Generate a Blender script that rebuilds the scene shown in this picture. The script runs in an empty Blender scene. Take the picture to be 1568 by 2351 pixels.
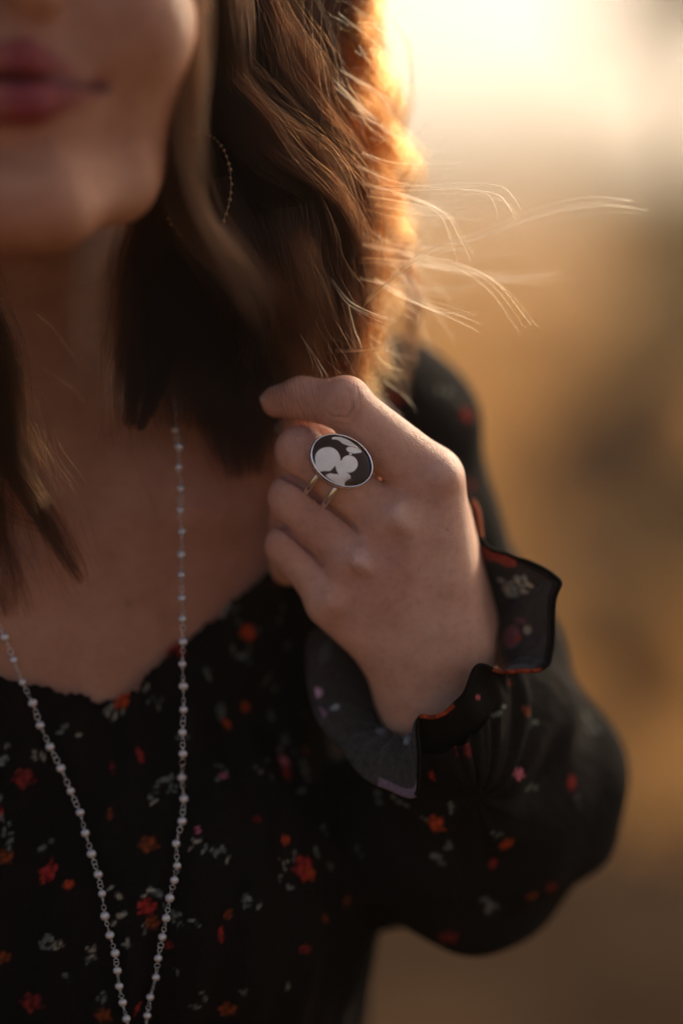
import bpy, math, random
import numpy as np
from mathutils import Vector

random.seed(7)
rng = np.random.default_rng(11)
scene = bpy.context.scene
COL = scene.collection

# ------------------------------------------------------------------ camera
DIST = 780.0                       # mm from lens to the plane in focus
PITCH = math.radians(-7.0)
CAM = np.array([0.0, 0.0, 1.42])
RIGHT = np.array([1.0, 0.0, 0.0])
FWD = np.array([0.0, math.cos(PITCH), math.sin(PITCH)])
UP = np.array([0.0, -math.sin(PITCH), math.cos(PITCH)])
cd = bpy.data.cameras.new('camera')
cam = bpy.data.objects.new('camera', cd)
COL.objects.link(cam)
cam.location = CAM
cam.rotation_euler = (math.pi / 2 + PITCH, 0, 0)
cd.sensor_fit = 'VERTICAL'
cd.sensor_height = 36.0
cd.lens = 85.0
cd.clip_start = 0.05
cd.clip_end = 3000
cd.dof.use_dof = True
cd.dof.focus_distance = (DIST - 9) / 1000
cd.dof.aperture_fstop = 1.8
cd.dof.aperture_blades = 0
scene.camera = cam

# ------------------------------------------------------------------ sky and sun
SUN_EL = math.radians(27.0)
SUN_AZ = math.radians(36.0)        # clockwise from +Y (view direction)
world = bpy.data.worlds.new('World')
scene.world = world
world.use_nodes = True
wn = world.node_tree.nodes
wl = world.node_tree.links
bg = wn['Background']
sky = wn.new('ShaderNodeTexSky')
sky.sky_type = 'NISHITA'
sky.sun_disc = False
sky.sun_elevation = SUN_EL
sky.sun_rotation = SUN_AZ
sky.dust_density = 4.0
sky.air_density = 0.45
sky.ozone_density = 0.2
wl.new(sky.outputs[0], bg.inputs[0])
bg.inputs[1].default_value = 0.14
sd = bpy.data.lights.new('sun', 'SUN')
sd.energy = 2.4
sd.angle = math.radians(0.6)
sd.color = (1.0, 0.77, 0.50)
sun = bpy.data.objects.new('sun', sd)
COL.objects.link(sun)
sdir = Vector((math.sin(SUN_AZ) * math.cos(SUN_EL), math.cos(SUN_AZ) * math.cos(SUN_EL), math.sin(SUN_EL)))
sun.rotation_euler = sdir.to_track_quat('Z', 'Y').to_euler()
sun.location = (3, 8, 6)
vs = scene.view_settings
vs.view_transform = 'Standard'
vs.look = 'None'
vs.gamma = 1.0
vs.exposure = 0.8
vs.use_curve_mapping = False
cy = scene.cycles
cy.use_denoising = True
cy.max_bounces = 8
cy.transparent_max_bounces = 8
cy.volume_bounces = 0
cy.sample_clamp_indirect = 4.0

HAZE_DENSITY = 0.0050

# ------------------------------------------------------------------ helpers
K = 330.353 / 2351.0               # mm per reading unit at the plane in focus


def P(u, v, d=0.0):
    s = K * (DIST + d) / DIST
    return np.array([(u - 784.0) * s, -(v - 1175.5) * s, d])


def Ps(rows):
    return np.array([P(*r[:3]) for r in rows])


def to_world(pts):
    pts = np.asarray(pts, dtype=np.float64)
    x, y, z = pts[..., 0:1], pts[..., 1:2], pts[..., 2:3] + DIST
    return CAM + (x * RIGHT + y * UP + z * FWD) / 1000.0


def proj(pts):
    s = K * (DIST + pts[:, 2]) / DIST
    return pts[:, 0] / s + 784.0, 1175.5 - pts[:, 1] / s


def world_at(u, v, dist):
    """world point seen in direction (u, v) at a forward distance in metres"""
    return to_world(P(u, v, dist * 1000 - DIST))


def tag(o, label=None, cat=None, group=None, kind=None):
    if label: o['label'] = label
    if cat: o['category'] = cat
    if group: o['group'] = group
    if kind: o['kind'] = kind
    return o


def empty(name, loc):
    o = bpy.data.objects.new(name, None)
    COL.objects.link(o)
    o.location = Vector(loc)
    o.empty_display_size = 0.02
    return o


def adopt(o, parent):
    o.parent = parent
    if parent.type == 'EMPTY':
        o.location = o.location - parent.location
    return o


def mesh_np(name, verts, faces, mat=None, parent=None, smooth=True):
    """verts: N x 3 world points; faces: M x k array"""
    me = bpy.data.meshes.new(name)
    verts = np.asarray(verts, dtype=np.float32)
    faces = np.asarray(faces, dtype=np.int32)
    m, k = faces.shape
    me.vertices.add(len(verts))
    me.vertices.foreach_set('co', verts.ravel())
    me.loops.add(m * k)
    me.loops.foreach_set('vertex_index', faces.ravel())
    me.polygons.add(m)
    me.polygons.foreach_set('loop_start', np.arange(0, m * k, k, dtype=np.int32))
    me.polygons.foreach_set('loop_total', np.full(m, k, dtype=np.int32))
    me.update(calc_edges=True)
    me.polygons.foreach_set('use_smooth', np.full(m, smooth, dtype=bool))
    if mat: me.materials.append(mat)
    o = bpy.data.objects.new(name, me)
    COL.objects.link(o)
    if parent is not None: adopt(o, parent)
    return o


def vcol(o, name, rgb):
    a = o.data.color_attributes.new(name, 'FLOAT_COLOR', 'POINT')
    c = np.ones((len(rgb), 4), dtype=np.float32)
    c[:, :3] = rgb
    a.data.foreach_set('color', c.ravel())


def catmull(pts, n, closed=False):
    pts = np.asarray(pts, dtype=float)
    m = len(pts)
    segs = m if closed else m - 1
    t = np.linspace(0, segs, n, endpoint=not closed)
    i = np.minimum(t.astype(int), segs - 1)
    f = (t - i)[:, None]
    if closed:
        p0, p1, p2, p3 = pts[(i - 1) % m], pts[i % m], pts[(i + 1) % m], pts[(i + 2) % m]
    else:
        p0, p1, p2, p3 = pts[np.maximum(i - 1, 0)], pts[i], pts[np.minimum(i + 1, m - 1)], pts[np.minimum(i + 2, m - 1)]
    return 0.5 * (2 * p1 + (p2 - p0) * f + (2 * p0 - 5 * p1 + 4 * p2 - p3) * f ** 2 + (3 * p1 - p0 - 3 * p2 + p3) * f ** 3)


def tube(path, radii, sides=8, closed=False, cap=True):
    path = np.asarray(path, float)
    n = len(path)
    radii = np.broadcast_to(np.asarray(radii, float), (n,))
    tan = np.roll(path, -1, 0) - np.roll(path, 1, 0)
    if not closed:
        tan[0] = path[1] - path[0]
        tan[-1] = path[-1] - path[-2]
    tan /= np.linalg.norm(tan, axis=1)[:, None] + 1e-12
    ref = np.array([0.0, 0.0, 1.0]) if abs(tan[:, 2]).mean() < 0.8 else np.array([1.0, 0.0, 0.0])
    a = np.cross(tan, ref)
    a /= np.linalg.norm(a, axis=1)[:, None] + 1e-12
    b = np.cross(tan, a)
    th = np.linspace(0, 2 * np.pi, sides, endpoint=False)
    V = (path[:, None] + radii[:, None, None] * (np.cos(th)[None, :, None] * a[:, None] + np.sin(th)[None, :, None] * b[:, None])).reshape(-1, 3)
    F = []
    rings = n if closed else n - 1
    for i in range(rings):
        for j in range(sides):
            F.append((i * sides + j, i * sides + (j + 1) % sides, ((i + 1) % n) * sides + (j + 1) % sides, ((i + 1) % n) * sides + j))
    return V, np.array(F)


def merge(parts):
    V, F, o = [], [], 0
    for v, f in parts:
        V.append(v); F.append(f + o); o += len(v)
    return np.vstack(V), np.vstack(F)


def ball(c, r, n=12, m=8):
    c = np.asarray(c, float)
    r = np.broadcast_to(np.asarray(r, float), (3,))
    ph = np.linspace(1e-3, np.pi - 1e-3, m + 1)
    th = np.linspace(0, 2 * np.pi, n, endpoint=False)
    V = np.array([[math.sin(p) * math.cos(t), math.sin(p) * math.sin(t), math.cos(p)] for p in ph for t in th]) * r + c
    F = [(i * n + j, (i + 1) * n + j, (i + 1) * n + (j + 1) % n, i * n + (j + 1) % n) for i in range(m) for j in range(n)]
    return V, np.array(F)


class Sines:
    """smooth noise: a sum of sine waves in random directions"""
    def __init__(self, scale, n=10, seed=0, stretch=(1, 1, 1)):
        r = np.random.default_rng(seed)
        d = r.normal(size=(n, 3))
        d /= np.linalg.norm(d, axis=1)[:, None]
        self.k = (d * r.uniform(0.6, 1.7, (n, 1)) * 2 * np.pi / scale * np.array(stretch)).astype(np.float32)
        self.p = r.uniform(0, 2 * np.pi, n).astype(np.float32)

    def __call__(self, X):
        out = np.zeros(len(X), np.float32)
        for k, p in zip(self.k, self.p):
            out += np.sin(X @ k + p)
        return out / math.sqrt(len(self.p))


# ---- signed distance shapes (all lengths in mm, x right, y up, z away)
def s_ball(X, c, r):
    return np.linalg.norm(X - np.float32(c), axis=1) - np.float32(r)


def s_ell(X, c, r):
    c = np.float32(c); r = np.float32(r)
    q = (X - c) / r
    k0 = np.linalg.norm(q, axis=1)
    k1 = np.linalg.norm(q / r, axis=1)
    return k0 * (k0 - 1) / (k1 + 1e-9)


def s_cone(X, a, b, ra, rb):
    a = np.float32(a); b = np.float32(b)
    ab = b - a
    L = np.float32(np.dot(ab, ab))
    t = np.clip(((X - a) @ ab) / L, 0, 1)
    d = X - a
    d -= t[:, None] * ab
    return np.linalg.norm(d, axis=1) - (np.float32(ra) + t * np.float32(rb - ra))


def smin(a, b, k):
    h = np.maximum(k - np.abs(a - b), 0) / k
    return np.minimum(a, b) - h * h * h * (k / 6)


def smax(a, b, k):
    return -smin(-a, -b, k)


def chain(X, pts, radii, k):
    d = None
    for i in range(len(pts) - 1):
        c = s_cone(X, pts[i], pts[i + 1], radii[i], radii[i + 1])
        d = c if d is None else smin(d, c, k)
    return d


def axis(lo, hi, f0, f1, fine, coarse):
    """grid coordinates from lo to hi, fine between f0 and f1"""
    out = []
    if lo < f0: out.append(np.linspace(lo, f0, max(2, int((f0 - lo) / coarse) + 1), endpoint=False))
    out.append(np.linspace(max(lo, f0), min(hi, f1), max(2, int((min(hi, f1) - max(lo, f0)) / fine) + 1), endpoint=False))
    if hi > f1: out.append(np.linspace(f1, hi, max(2, int((hi - f1) / coarse) + 1)))
    return np.concatenate(out).astype(np.float32)


def net(sdf, xs, ys, zs, B=10, polish=2):
    """surface nets of sdf on a rectilinear grid, evaluated only in blocks near the surface"""
    n = (len(xs), len(ys), len(zs))
    F = np.empty(n, np.float32)
    blocks, cen, rad = [], [], []
    for i in range(0, n[0], B):
        for j in range(0, n[1], B):
            for k in range(0, n[2], B):
                e = (min(i + B, n[0]) - 1, min(j + B, n[1]) - 1, min(k + B, n[2]) - 1)
                lo = np.array([xs[i], ys[j], zs[k]]); hi = np.array([xs[e[0]], ys[e[1]], zs[e[2]]])
                blocks.append((i, j, k, e)); cen.append((lo + hi) / 2); rad.append(np.linalg.norm(hi - lo) / 2)
    cen = np.array(cen, np.float32); rad = np.array(rad)
    dc = np.concatenate([sdf(c) for c in np.array_split(cen, max(1, len(cen) // 200000))])
    near = np.abs(dc) < rad * 1.35 + 4.0
    todo = []
    for b, d, a in zip(blocks, dc, near):
        i, j, k, e = b
        if a: todo.append(b)
        else: F[i:e[0] + 1, j:e[1] + 1, k:e[2] + 1] = 50.0 if d > 0 else -50.0
    CH = 300
    for q in range(0, len(todo), CH):
        pts, sh = [], []
        for i, j, k, e in todo[q:q + CH]:
            g = np.meshgrid(xs[i:e[0] + 1], ys[j:e[1] + 1], zs[k:e[2] + 1], indexing='ij')
            pts.append(np.stack([a.ravel() for a in g], 1)); sh.append(g[0].shape)
        val = sdf(np.concatenate(pts))
        o = 0
        for (i, j, k, e), s in zip(todo[q:q + CH], sh):
            c = s[0] * s[1] * s[2]
            F[i:e[0] + 1, j:e[1] + 1, k:e[2] + 1] = val[o:o + c].reshape(s); o += c
    S = F < 0
    cnt = np.zeros(tuple(a - 1 for a in n), np.uint8)
    for a in (0, 1):
        for b in (0, 1):
            for c in (0, 1):
                cnt += S[a:n[0] - 1 + a, b:n[1] - 1 + b, c:n[2] - 1 + c]
    I, J, L = np.nonzero((cnt > 0) & (cnt < 8))
    idx = np.full(cnt.shape, -1, np.int32)
    idx[I, J, L] = np.arange(len(I))
    pos = np.zeros((len(I), 3), np.float32); w = np.zeros(len(I), np.float32)
    corners = [(a, b, c) for a in (0, 1) for b in (0, 1) for c in (0, 1)]
    val = {c: F[I + c[0], J + c[1], L + c[2]] for c in corners}
    pt = {c: np.stack([xs[I + c[0]], ys[J + c[1]], zs[L + c[2]]], 1) for c in corners}
    for a in corners:
        for b in corners:
            if sum(b) - sum(a) == 1 and all(y >= x for x, y in zip(a, b)):
                fa, fb = val[a], val[b]
                cr = (fa < 0) != (fb < 0)
                t = np.where(cr, fa / np.where(cr, fa - fb, 1), 0)[:, None]
                pos += np.where(cr[:, None], pt[a] + t * (pt[b] - pt[a]), 0); w += cr
    pos /= w[:, None]
    for _ in range(polish):
        f = sdf(pos); e = 0.15; g = np.empty_like(pos)
        for ax in range(3):
            q = pos.copy(); q[:, ax] += e
            g[:, ax] = (sdf(q) - f) / e
        gl = np.maximum((g * g).sum(1), 0.3)
        pos -= np.clip(f / gl, -0.8, 0.8)[:, None] * g
    quads = []
    for ax in range(3):
        sl = [slice(1, None)] * 3
        a = [slice(1, -1)] * 3; a[ax] = slice(0, -1)
        b = [slice(1, -1)] * 3; b[ax] = slice(1, None)
        s0 = S[tuple(a)]; s1 = S[tuple(b)]
        q = np.nonzero(s0 != s1)
        sign = s0[q]
        p = [x + 1 for x in q]; p[ax] = q[ax]
        u1, u2 = [x for x in range(3) if x != ax]
        def cell(du, dv):
            r = [x.copy() for x in p]
            r[u1] = r[u1] - du; r[u2] = r[u2] - dv
            return idx[r[0], r[1], r[2]]
        c = [cell(1, 1), cell(0, 1), cell(0, 0), cell(1, 0)]
        fwd = sign if ax != 1 else ~sign
        Q = np.stack([np.where(fwd, c[0], c[0]), np.where(fwd, c[1], c[3]), c[2], np.where(fwd, c[3], c[1])], 1)
        quads.append(Q)
    Q = np.concatenate(quads)
    Q = Q[(Q >= 0).all(1)]
    return pos.astype(np.float64), Q


# ---- shader helpers
def new_mat(name):
    m = bpy.data.materials.new(name)
    m.use_nodes = True
    nt = m.node_tree
    return m, nt, nt.nodes['Principled BSDF'], nt.nodes['Material Output']


def node(nt, kind, **kw):
    n = nt.nodes.new(kind)
    for k, v in kw.items():
        if k in n.inputs: n.inputs[k].default_value = v
        else: setattr(n, k, v)
    return n


def noise(nt, scale, detail=3, vec=None, rough=0.6):
    n = node(nt, 'ShaderNodeTexNoise')
    n.inputs['Scale'].default_value = scale
    n.inputs['Detail'].default_value = detail
    n.inputs['Roughness'].default_value = rough
    if vec is None:
        g = nt.nodes.new('ShaderNodeTexCoord'); vec = g.outputs['Object']
    nt.links.new(vec, n.inputs['Vector'])
    return n


def ramp(nt, fac, stops):
    r = nt.nodes.new('ShaderNodeValToRGB')
    el = r.color_ramp.elements
    while len(el) < len(stops): el.new(0.5)
    for e, (p, c) in zip(el, stops):
        e.position = p; e.color = (*c, 1)
    nt.links.new(fac, r.inputs[0])
    return r


def mix(nt, a, b, fac, mode='MIX'):
    n = nt.nodes.new('ShaderNodeMix')
    n.data_type = 'RGBA'; n.blend_type = mode
    for s, x in ((n.inputs[0], fac), (n.inputs[6], a), (n.inputs[7], b)):
        if hasattr(x, 'is_output'): nt.links.new(x, s)
        elif isinstance(x, (int, float)): s.default_value = x
        else: s.default_value = (*x, 1)
    return n.outputs[2]


def bump(nt, height, strength, dist, normal=None):
    b = nt.nodes.new('ShaderNodeBump')
    b.inputs['Strength'].default_value = strength
    b.inputs['Distance'].default_value = dist
    nt.links.new(height, b.inputs['Height'])
    if normal is not None: nt.links.new(normal, b.inputs['Normal'])
    return b.outputs[0]


def skin_material():
    m, nt, p, out = new_mat('skin')
    at = node(nt, 'ShaderNodeAttribute', attribute_name='tint')
    big = noise(nt, 90, 4)
    spot = noise(nt, 420, 3)
    r1 = ramp(nt, big.outputs[0], [(0.30, (0.84, 0.74, 0.70)), (0.70, (1.12, 1.15, 1.18))])
    r2 = ramp(nt, spot.outputs[0], [(0.25, (0.72, 0.60, 0.54)), (0.46, (1, 1, 1)), (0.75, (1.12, 1.08, 1.06))])
    c = mix(nt, at.outputs[0], r1.outputs[0], 0.75, 'MULTIPLY')
    c = mix(nt, c, r2.outputs[0], 0.38, 'MULTIPLY')
    nt.links.new(c, p.inputs['Base Color'])
    p.inputs['Roughness'].default_value = 0.46
    p.inputs['Specular IOR Level'].default_value = 0.42
    p.inputs['Subsurface Weight'].default_value = 0.22
    p.inputs['Subsurface Radius'].default_value = (1.0, 0.36, 0.2)
    p.inputs['Subsurface Scale'].default_value = 0.0028
    tc = nt.nodes.new('ShaderNodeTexCoord')
    mp = nt.nodes.new('ShaderNodeMapping'); mp.inputs['Rotation'].default_value = (0, 0.6, 0); mp.inputs['Scale'].default_value = (1, 1, 2.4)
    nt.links.new(tc.outputs['Object'], mp.inputs[0])
    vo = node(nt, 'ShaderNodeTexVoronoi', feature='DISTANCE_TO_EDGE'); vo.inputs['Scale'].default_value = 1100
    nt.links.new(mp.outputs[0], vo.inputs['Vector'])
    fine = noise(nt, 1700, 2)
    n1 = bump(nt, vo.outputs[0], 0.6, 0.0006)
    n2 = bump(nt, fine.outputs[0], 0.22, 0.0003, n1)
    nt.links.new(n2, p.inputs['Normal'])
    return m


def cloth_material(name, extra=0.0):
    m, nt, p, out = new_mat(name)
    at = node(nt, 'ShaderNodeAttribute', attribute_name='print')
    nz = noise(nt, 900, 2)
    r = ramp(nt, nz.outputs[0], [(0.3, (0.7, 0.7, 0.7)), (0.7, (1.25, 1.25, 1.25))])
    c = mix(nt, at.outputs[0], r.outputs[0], 0.8, 'MULTIPLY')
    nt.links.new(c, p.inputs['Base Color'])
    p.inputs['Roughness'].default_value = 0.85
    p.inputs['Specular IOR Level'].default_value = 0.04 + extra
    p.inputs['Sheen Weight'].default_value = 0.0 + extra
    p.inputs['Sheen Roughness'].default_value = 0.5
    weave = noise(nt, 2600, 1)
    fold = noise(nt, 70, 3)
    n1 = bump(nt, fold.outputs[0], 0.5, 0.004)
    nt.links.new(bump(nt, weave.outputs[0], 0.35, 0.0004, n1), p.inputs['Normal'])
    return m


def plain(name, col, rough=0.6, metal=0.0, spec=0.4):
    m, nt, p, out = new_mat(name)
    nz = noise(nt, 600, 2)
    r = ramp(nt, nz.outputs[0], [(0.3, tuple(x * 0.88 for x in col)), (0.7, tuple(min(1, x * 1.1) for x in col))])
    nt.links.new(r.outputs[0], p.inputs['Base Color'])
    p.inputs['Roughness'].default_value = rough
    p.inputs['Metallic'].default_value = metal
    p.inputs['Specular IOR Level'].default_value = spec
    return m


def hair_material(name, col, rough=0.32):
    m = bpy.data.materials.new(name); m.use_nodes = True
    nt = m.node_tree
    nt.nodes.remove(nt.nodes['Principled BSDF'])
    h = nt.nodes.new('ShaderNodeBsdfHairPrincipled')
    h.model = 'CHIANG'; h.parametrization = 'COLOR'
    hi = nt.nodes.new('ShaderNodeHairInfo')
    r = ramp(nt, hi.outputs['Random'], [(0.0, tuple(c * 0.45 for c in col)), (0.55, col), (1.0, tuple(min(.9, c * 2.1) for c in col))])
    nt.links.new(r.outputs[0], h.inputs['Color'])
    h.inputs['Roughness'].default_value = rough
    h.inputs['Radial Roughness'].default_value = 0.4
    h.inputs['Random Roughness'].default_value = 0.2
    h.inputs['Coat'].default_value = 0.0
    h.inputs['IOR'].default_value = 1.30
    nt.links.new(h.outputs[0], nt.nodes['Material Output'].inputs[0])
    return m


MAT_SKIN = skin_material()
MAT_CLOTH = cloth_material('printed black crepe')
MAT_LINING = cloth_material('grey lining side', 0.10)
MAT_SILVER = plain('polished silver', (0.93, 0.92, 0.91), 0.20, 1.0)
MAT_WIRE = plain('silver wire', (0.80, 0.77, 0.72), 0.30, 1.0)
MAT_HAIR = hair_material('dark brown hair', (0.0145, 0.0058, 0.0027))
MAT_HAIR_MID = hair_material('lit chestnut hair', (0.024, 0.0066, 0.0019))  # brown of the softly lit locks, light put into the colour
MAT_HAIR_EDGE = hair_material('sunlit copper hair', (0.20, 0.047, 0.0085))  # sun shining through the edge strands is put into this colour
MAT_HAIR_LIGHT = hair_material('sunlit stray hair', (0.66, 0.34, 0.14))  # same hair made paler, sun on the blown strands put into the colour

# ================================================================== the place
def ground_height(x, y):
    r = np.hypot(x, y)
    rise = np.clip((y - 45) / 170.0, 0, 1) ** 1.3 * 7.0
    return rise + 0.05 * np.sin(x * 0.9 + 1.3) * np.cos(y * 0.7) * np.clip(r / 6, 0, 1)


def sheet(name, xs, ys, fn, mat):
    X, Y = np.meshgrid(xs, ys, indexing='ij')
    Z = fn(X, Y)
    n, m = X.shape
    V = np.stack([X.ravel(), Y.ravel(), Z.ravel()], 1)
    i, j = np.meshgrid(np.arange(n - 1), np.arange(m - 1), indexing='ij')
    a = (i * m + j).ravel()
    F = np.stack([a, a + m, a + m + 1, a + 1], 1)
    return mesh_np(name, V, F, mat)


def soil_material():
    m, nt, p, out = new_mat('dry meadow soil')
    n1 = noise(nt, 0.9, 3); n2 = noise(nt, 7.0, 4)
    r1 = ramp(nt, n1.outputs[0], [(0.32, (0.020, 0.012, 0.007)), (0.50, (0.052, 0.031, 0.018)), (0.66, (0.12, 0.070, 0.034))])
    r2 = ramp(nt, n2.outputs[0], [(0.3, (0.6, 0.6, 0.6)), (0.7, (1.25, 1.2, 1.1))])
    tc = nt.nodes.new('ShaderNodeTexCoord'); sx = nt.nodes.new('ShaderNodeSeparateXYZ')
    nt.links.new(tc.outputs['Object'], sx.inputs[0])
    n3 = noise(nt, 0.35, 4)
    ad = node(nt, 'ShaderNodeMath', operation='MULTIPLY_ADD'); ad.inputs[1].default_value = 3.0
    nt.links.new(n3.outputs[0], ad.inputs[0]); nt.links.new(sx.outputs[1], ad.inputs[2])
    mr = nt.nodes.new('ShaderNodeMapRange'); mr.inputs[1].default_value = -6.0; mr.inputs[2].default_value = 14.0
    nt.links.new(ad.outputs[0], mr.inputs[0])
    track = ramp(nt, mr.outputs[0], [(0.28, (1, 1, 1)), (0.38, (0, 0, 0)), (0.66, (0, 0, 0)), (0.80, (1, 1, 1))])
    meadow = ramp(nt, n1.outputs[0], [(0.3, (0.26, 0.165, 0.075)), (0.7, (0.40, 0.27, 0.13))])
    cc = mix(nt, r1.outputs[0], meadow.outputs[0], track.outputs[0])
    nt.links.new(mix(nt, cc, r2.outputs[0], 1.0, 'MULTIPLY'), p.inputs['Base Color'])
    p.inputs['Roughness'].default_value = 0.95
    p.inputs['Specular IOR Level'].default_value = 0.0
    nt.links.new(bump(nt, n2.outputs[0], 0.8, 0.05), p.inputs['Normal'])
    return m


def leaf_material(name, col, trans):
    m = bpy.data.materials.new(name); m.use_nodes = True
    nt = m.node_tree
    nt.nodes.remove(nt.nodes['Principled BSDF'])
    d = nt.nodes.new('ShaderNodeBsdfDiffuse'); t = nt.nodes.new('ShaderNodeBsdfTranslucent')
    nz = noise(nt, 6.0, 3)
    r = ramp(nt, nz.outputs[0], [(0.3, tuple(c * 0.6 for c in col)), (0.7, tuple(c * 1.35 for c in col))])
    nt.links.new(r.outputs[0], d.inputs[0])
    r2 = ramp(nt, nz.outputs[0], [(0.3, tuple(c * 0.7 for c in trans)), (0.7, tuple(c * 1.3 for c in trans))])
    nt.links.new(r2.outputs[0], t.inputs[0])
    mx = nt.nodes.new('ShaderNodeMixShader'); mx.inputs[0].default_value = 0.45
    nt.links.new(d.outputs[0], mx.inputs[1]); nt.links.new(t.outputs[0], mx.inputs[2])
    nt.links.new(mx.outputs[0], nt.nodes['Material Output'].inputs[0])
    return m


SOIL = soil_material()
gx = np.concatenate([np.linspace(-520, -40, 20), np.linspace(-36, 36, 49), np.linspace(40, 520, 20)])
gy = np.concatenate([np.linspace(-70, -8, 10), np.linspace(-6, 60, 60), np.linspace(64, 322, 40)])
tag(sheet('ground', gx, gy, ground_height, SOIL), 'dry brown meadow rising to a far slope', kind='structure')


def hills_fn(X, Y):
    h = 4 * np.exp(-((X + 20) / 60) ** 2) + 9 * np.exp(-((X - 150) / 80) ** 2) + 8 * np.exp(-((X + 180) / 90) ** 2)
    h = h + 1.6 * np.sin(X * 0.085 + 0.4) + 0.8 * np.sin(X * 0.21 + 1)
    return np.where(Y < 236, -2, h * np.clip((Y - 236) / 50, 0, 1)) + 6.0


hx = np.linspace(-500, 500, 90); hy = np.linspace(232, 318, 14)
HILL = leaf_material('dry hillside grass', (0.22, 0.145, 0.065), (0.2, 0.13, 0.05))
tag(sheet('hills', hx, hy, hills_fn, HILL), 'low golden hills at the horizon', kind='structure')


def leaf_cloud(centres, radii, count, size, seed):
    """many small bent leaf faces spread through several overlapping volumes"""
    r = np.random.default_rng(seed)
    which = r.choice(len(centres), count, p=np.array(radii) ** 2 / np.sum(np.array(radii) ** 2))
    d = r.normal(size=(count, 3)); d /= np.linalg.norm(d, axis=1)[:, None]
    rad = np.array(radii)[which][:, None] * r.uniform(0.35, 1.0, (count, 1)) ** 0.5
    c = np.array(centres)[which] + d * rad * np.array([1, 1, 0.85])
    a = r.normal(size=(count, 3)); a /= np.linalg.norm(a, axis=1)[:, None]
    b = np.cross(a, r.normal(size=(count, 3))); b /= np.linalg.norm(b, axis=1)[:, None]
    s = size * r.uniform(0.6, 1.4, (count, 1))
    V = np.stack([c - a * s, c + b * s * 0.42, c + a * s, c - b * s * 0.42], 1).reshape(-1, 3)
    F = np.arange(count * 4).reshape(-1, 4)
    return V, F


BARK = plain('grey brown bark', (0.09, 0.065, 0.045), 0.95, 0, 0.1)
LEAF_OLIVE = leaf_material('olive leaves', (0.12, 0.10, 0.045), (0.40, 0.29, 0.09))
LEAF_RUST = leaf_material('rusty autumn leaves', (0.10, 0.05, 0.018), (0.32, 0.15, 0.04))
LEAF_DARK = leaf_material('dark green leaves', (0.04, 0.05, 0.022), (0.06, 0.07, 0.02))
LEAF_SAGE = leaf_material('sage leaves', (0.10, 0.10, 0.085), (0.08, 0.08, 0.06))
STRAW = leaf_material('straw', (0.46, 0.265, 0.095), (0.78, 0.44, 0.14))


def tree(u, dist, h, w, mat, label, seed, cat='tree'):
    r = np.random.default_rng(seed)
    w0 = world_at(u, 1175, dist)
    x, y = w0[0], w0[1]
    z = float(ground_height(np.array(x), np.array(y)))
    t = empty('tree', (x, y, z))
    tag(t, label, cat, 'trees beyond the meadow')
    path = [(x, y, z - 0.15), (x + 0.04 * w, y, z + h * 0.2), (x - 0.05 * w, y + 0.03 * w, z + h * 0.45), (x + 0.02 * w, y, z + h * 0.8)]
    parts = [tube(catmull(path, 12), np.linspace(h * 0.032, h * 0.008, 12), 8)]
    cs, rs = [], []
    for k in range(9):
        a = k * 2.4 + r.uniform(-0.4, 0.4)
        zz = z + h * (0.34 + 0.055 * k)
        tip = np.array([x + math.cos(a) * w * 0.42 * r.uniform(.6, 1.1), y + math.sin(a) * w * 0.42 * r.uniform(.6, 1.1), zz + h * 0.15])
        base = np.array([x, y, zz - 0.05 * h])
        parts.append(tube(catmull([base, (base + tip) / 2 + [0, 0, h * .03], tip], 6), np.linspace(h * 0.013, h * 0.004, 6), 6))
        cs.append(tip); rs.append(w * r.uniform(0.16, 0.30))
    cs.append(np.array([x, y, z + h * 0.86])); rs.append(w * 0.26)
    V, F = merge(parts)
    adopt(mesh_np('trunk', V, F, BARK), t)
    V, F = leaf_cloud(cs, rs, 2200, h * 0.022, seed)
    adopt(mesh_np('crown', V, F, mat, smooth=False), t)


def shrub(u, dist, h, w, mat, label, seed, n=1700):
    r = np.random.default_rng(seed)
    w0 = world_at(u, 1175, dist)
    x, y = w0[0], w0[1]
    z = float(ground_height(np.array(x), np.array(y)))
    t = empty('shrub', (x, y, z))
    tag(t, label, 'shrub', 'shrubs standing in the meadow')
    parts, cs, rs = [], [], []
    for k in range(7):
        a = k * 0.9 + r.uniform(-.3, .3)
        tip = np.array([x + math.cos(a) * w * 0.34 * r.uniform(.4, 1.1), y + math.sin(a) * w * 0.34 * r.uniform(.4, 1.1), z + h * r.uniform(0.45, 0.82)])
        parts.append(tube(catmull([(x + 0.03 * math.cos(a), y + 0.03 * math.sin(a), z - 0.05), (np.array([x, y, z]) * .5 + tip * .5), tip], 7), np.linspace(0.014, 0.005, 7) * (h + .3), 5))
        cs.append(tip); rs.append(w * r.uniform(0.15, 0.24))
    V, F = merge(parts)
    adopt(mesh_np('stems', V, F, BARK), t)
    V, F = leaf_cloud(cs, rs, n, 0.035 * (h + .6), seed)
    adopt(mesh_np('foliage', V, F, mat, smooth=False), t)


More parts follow.
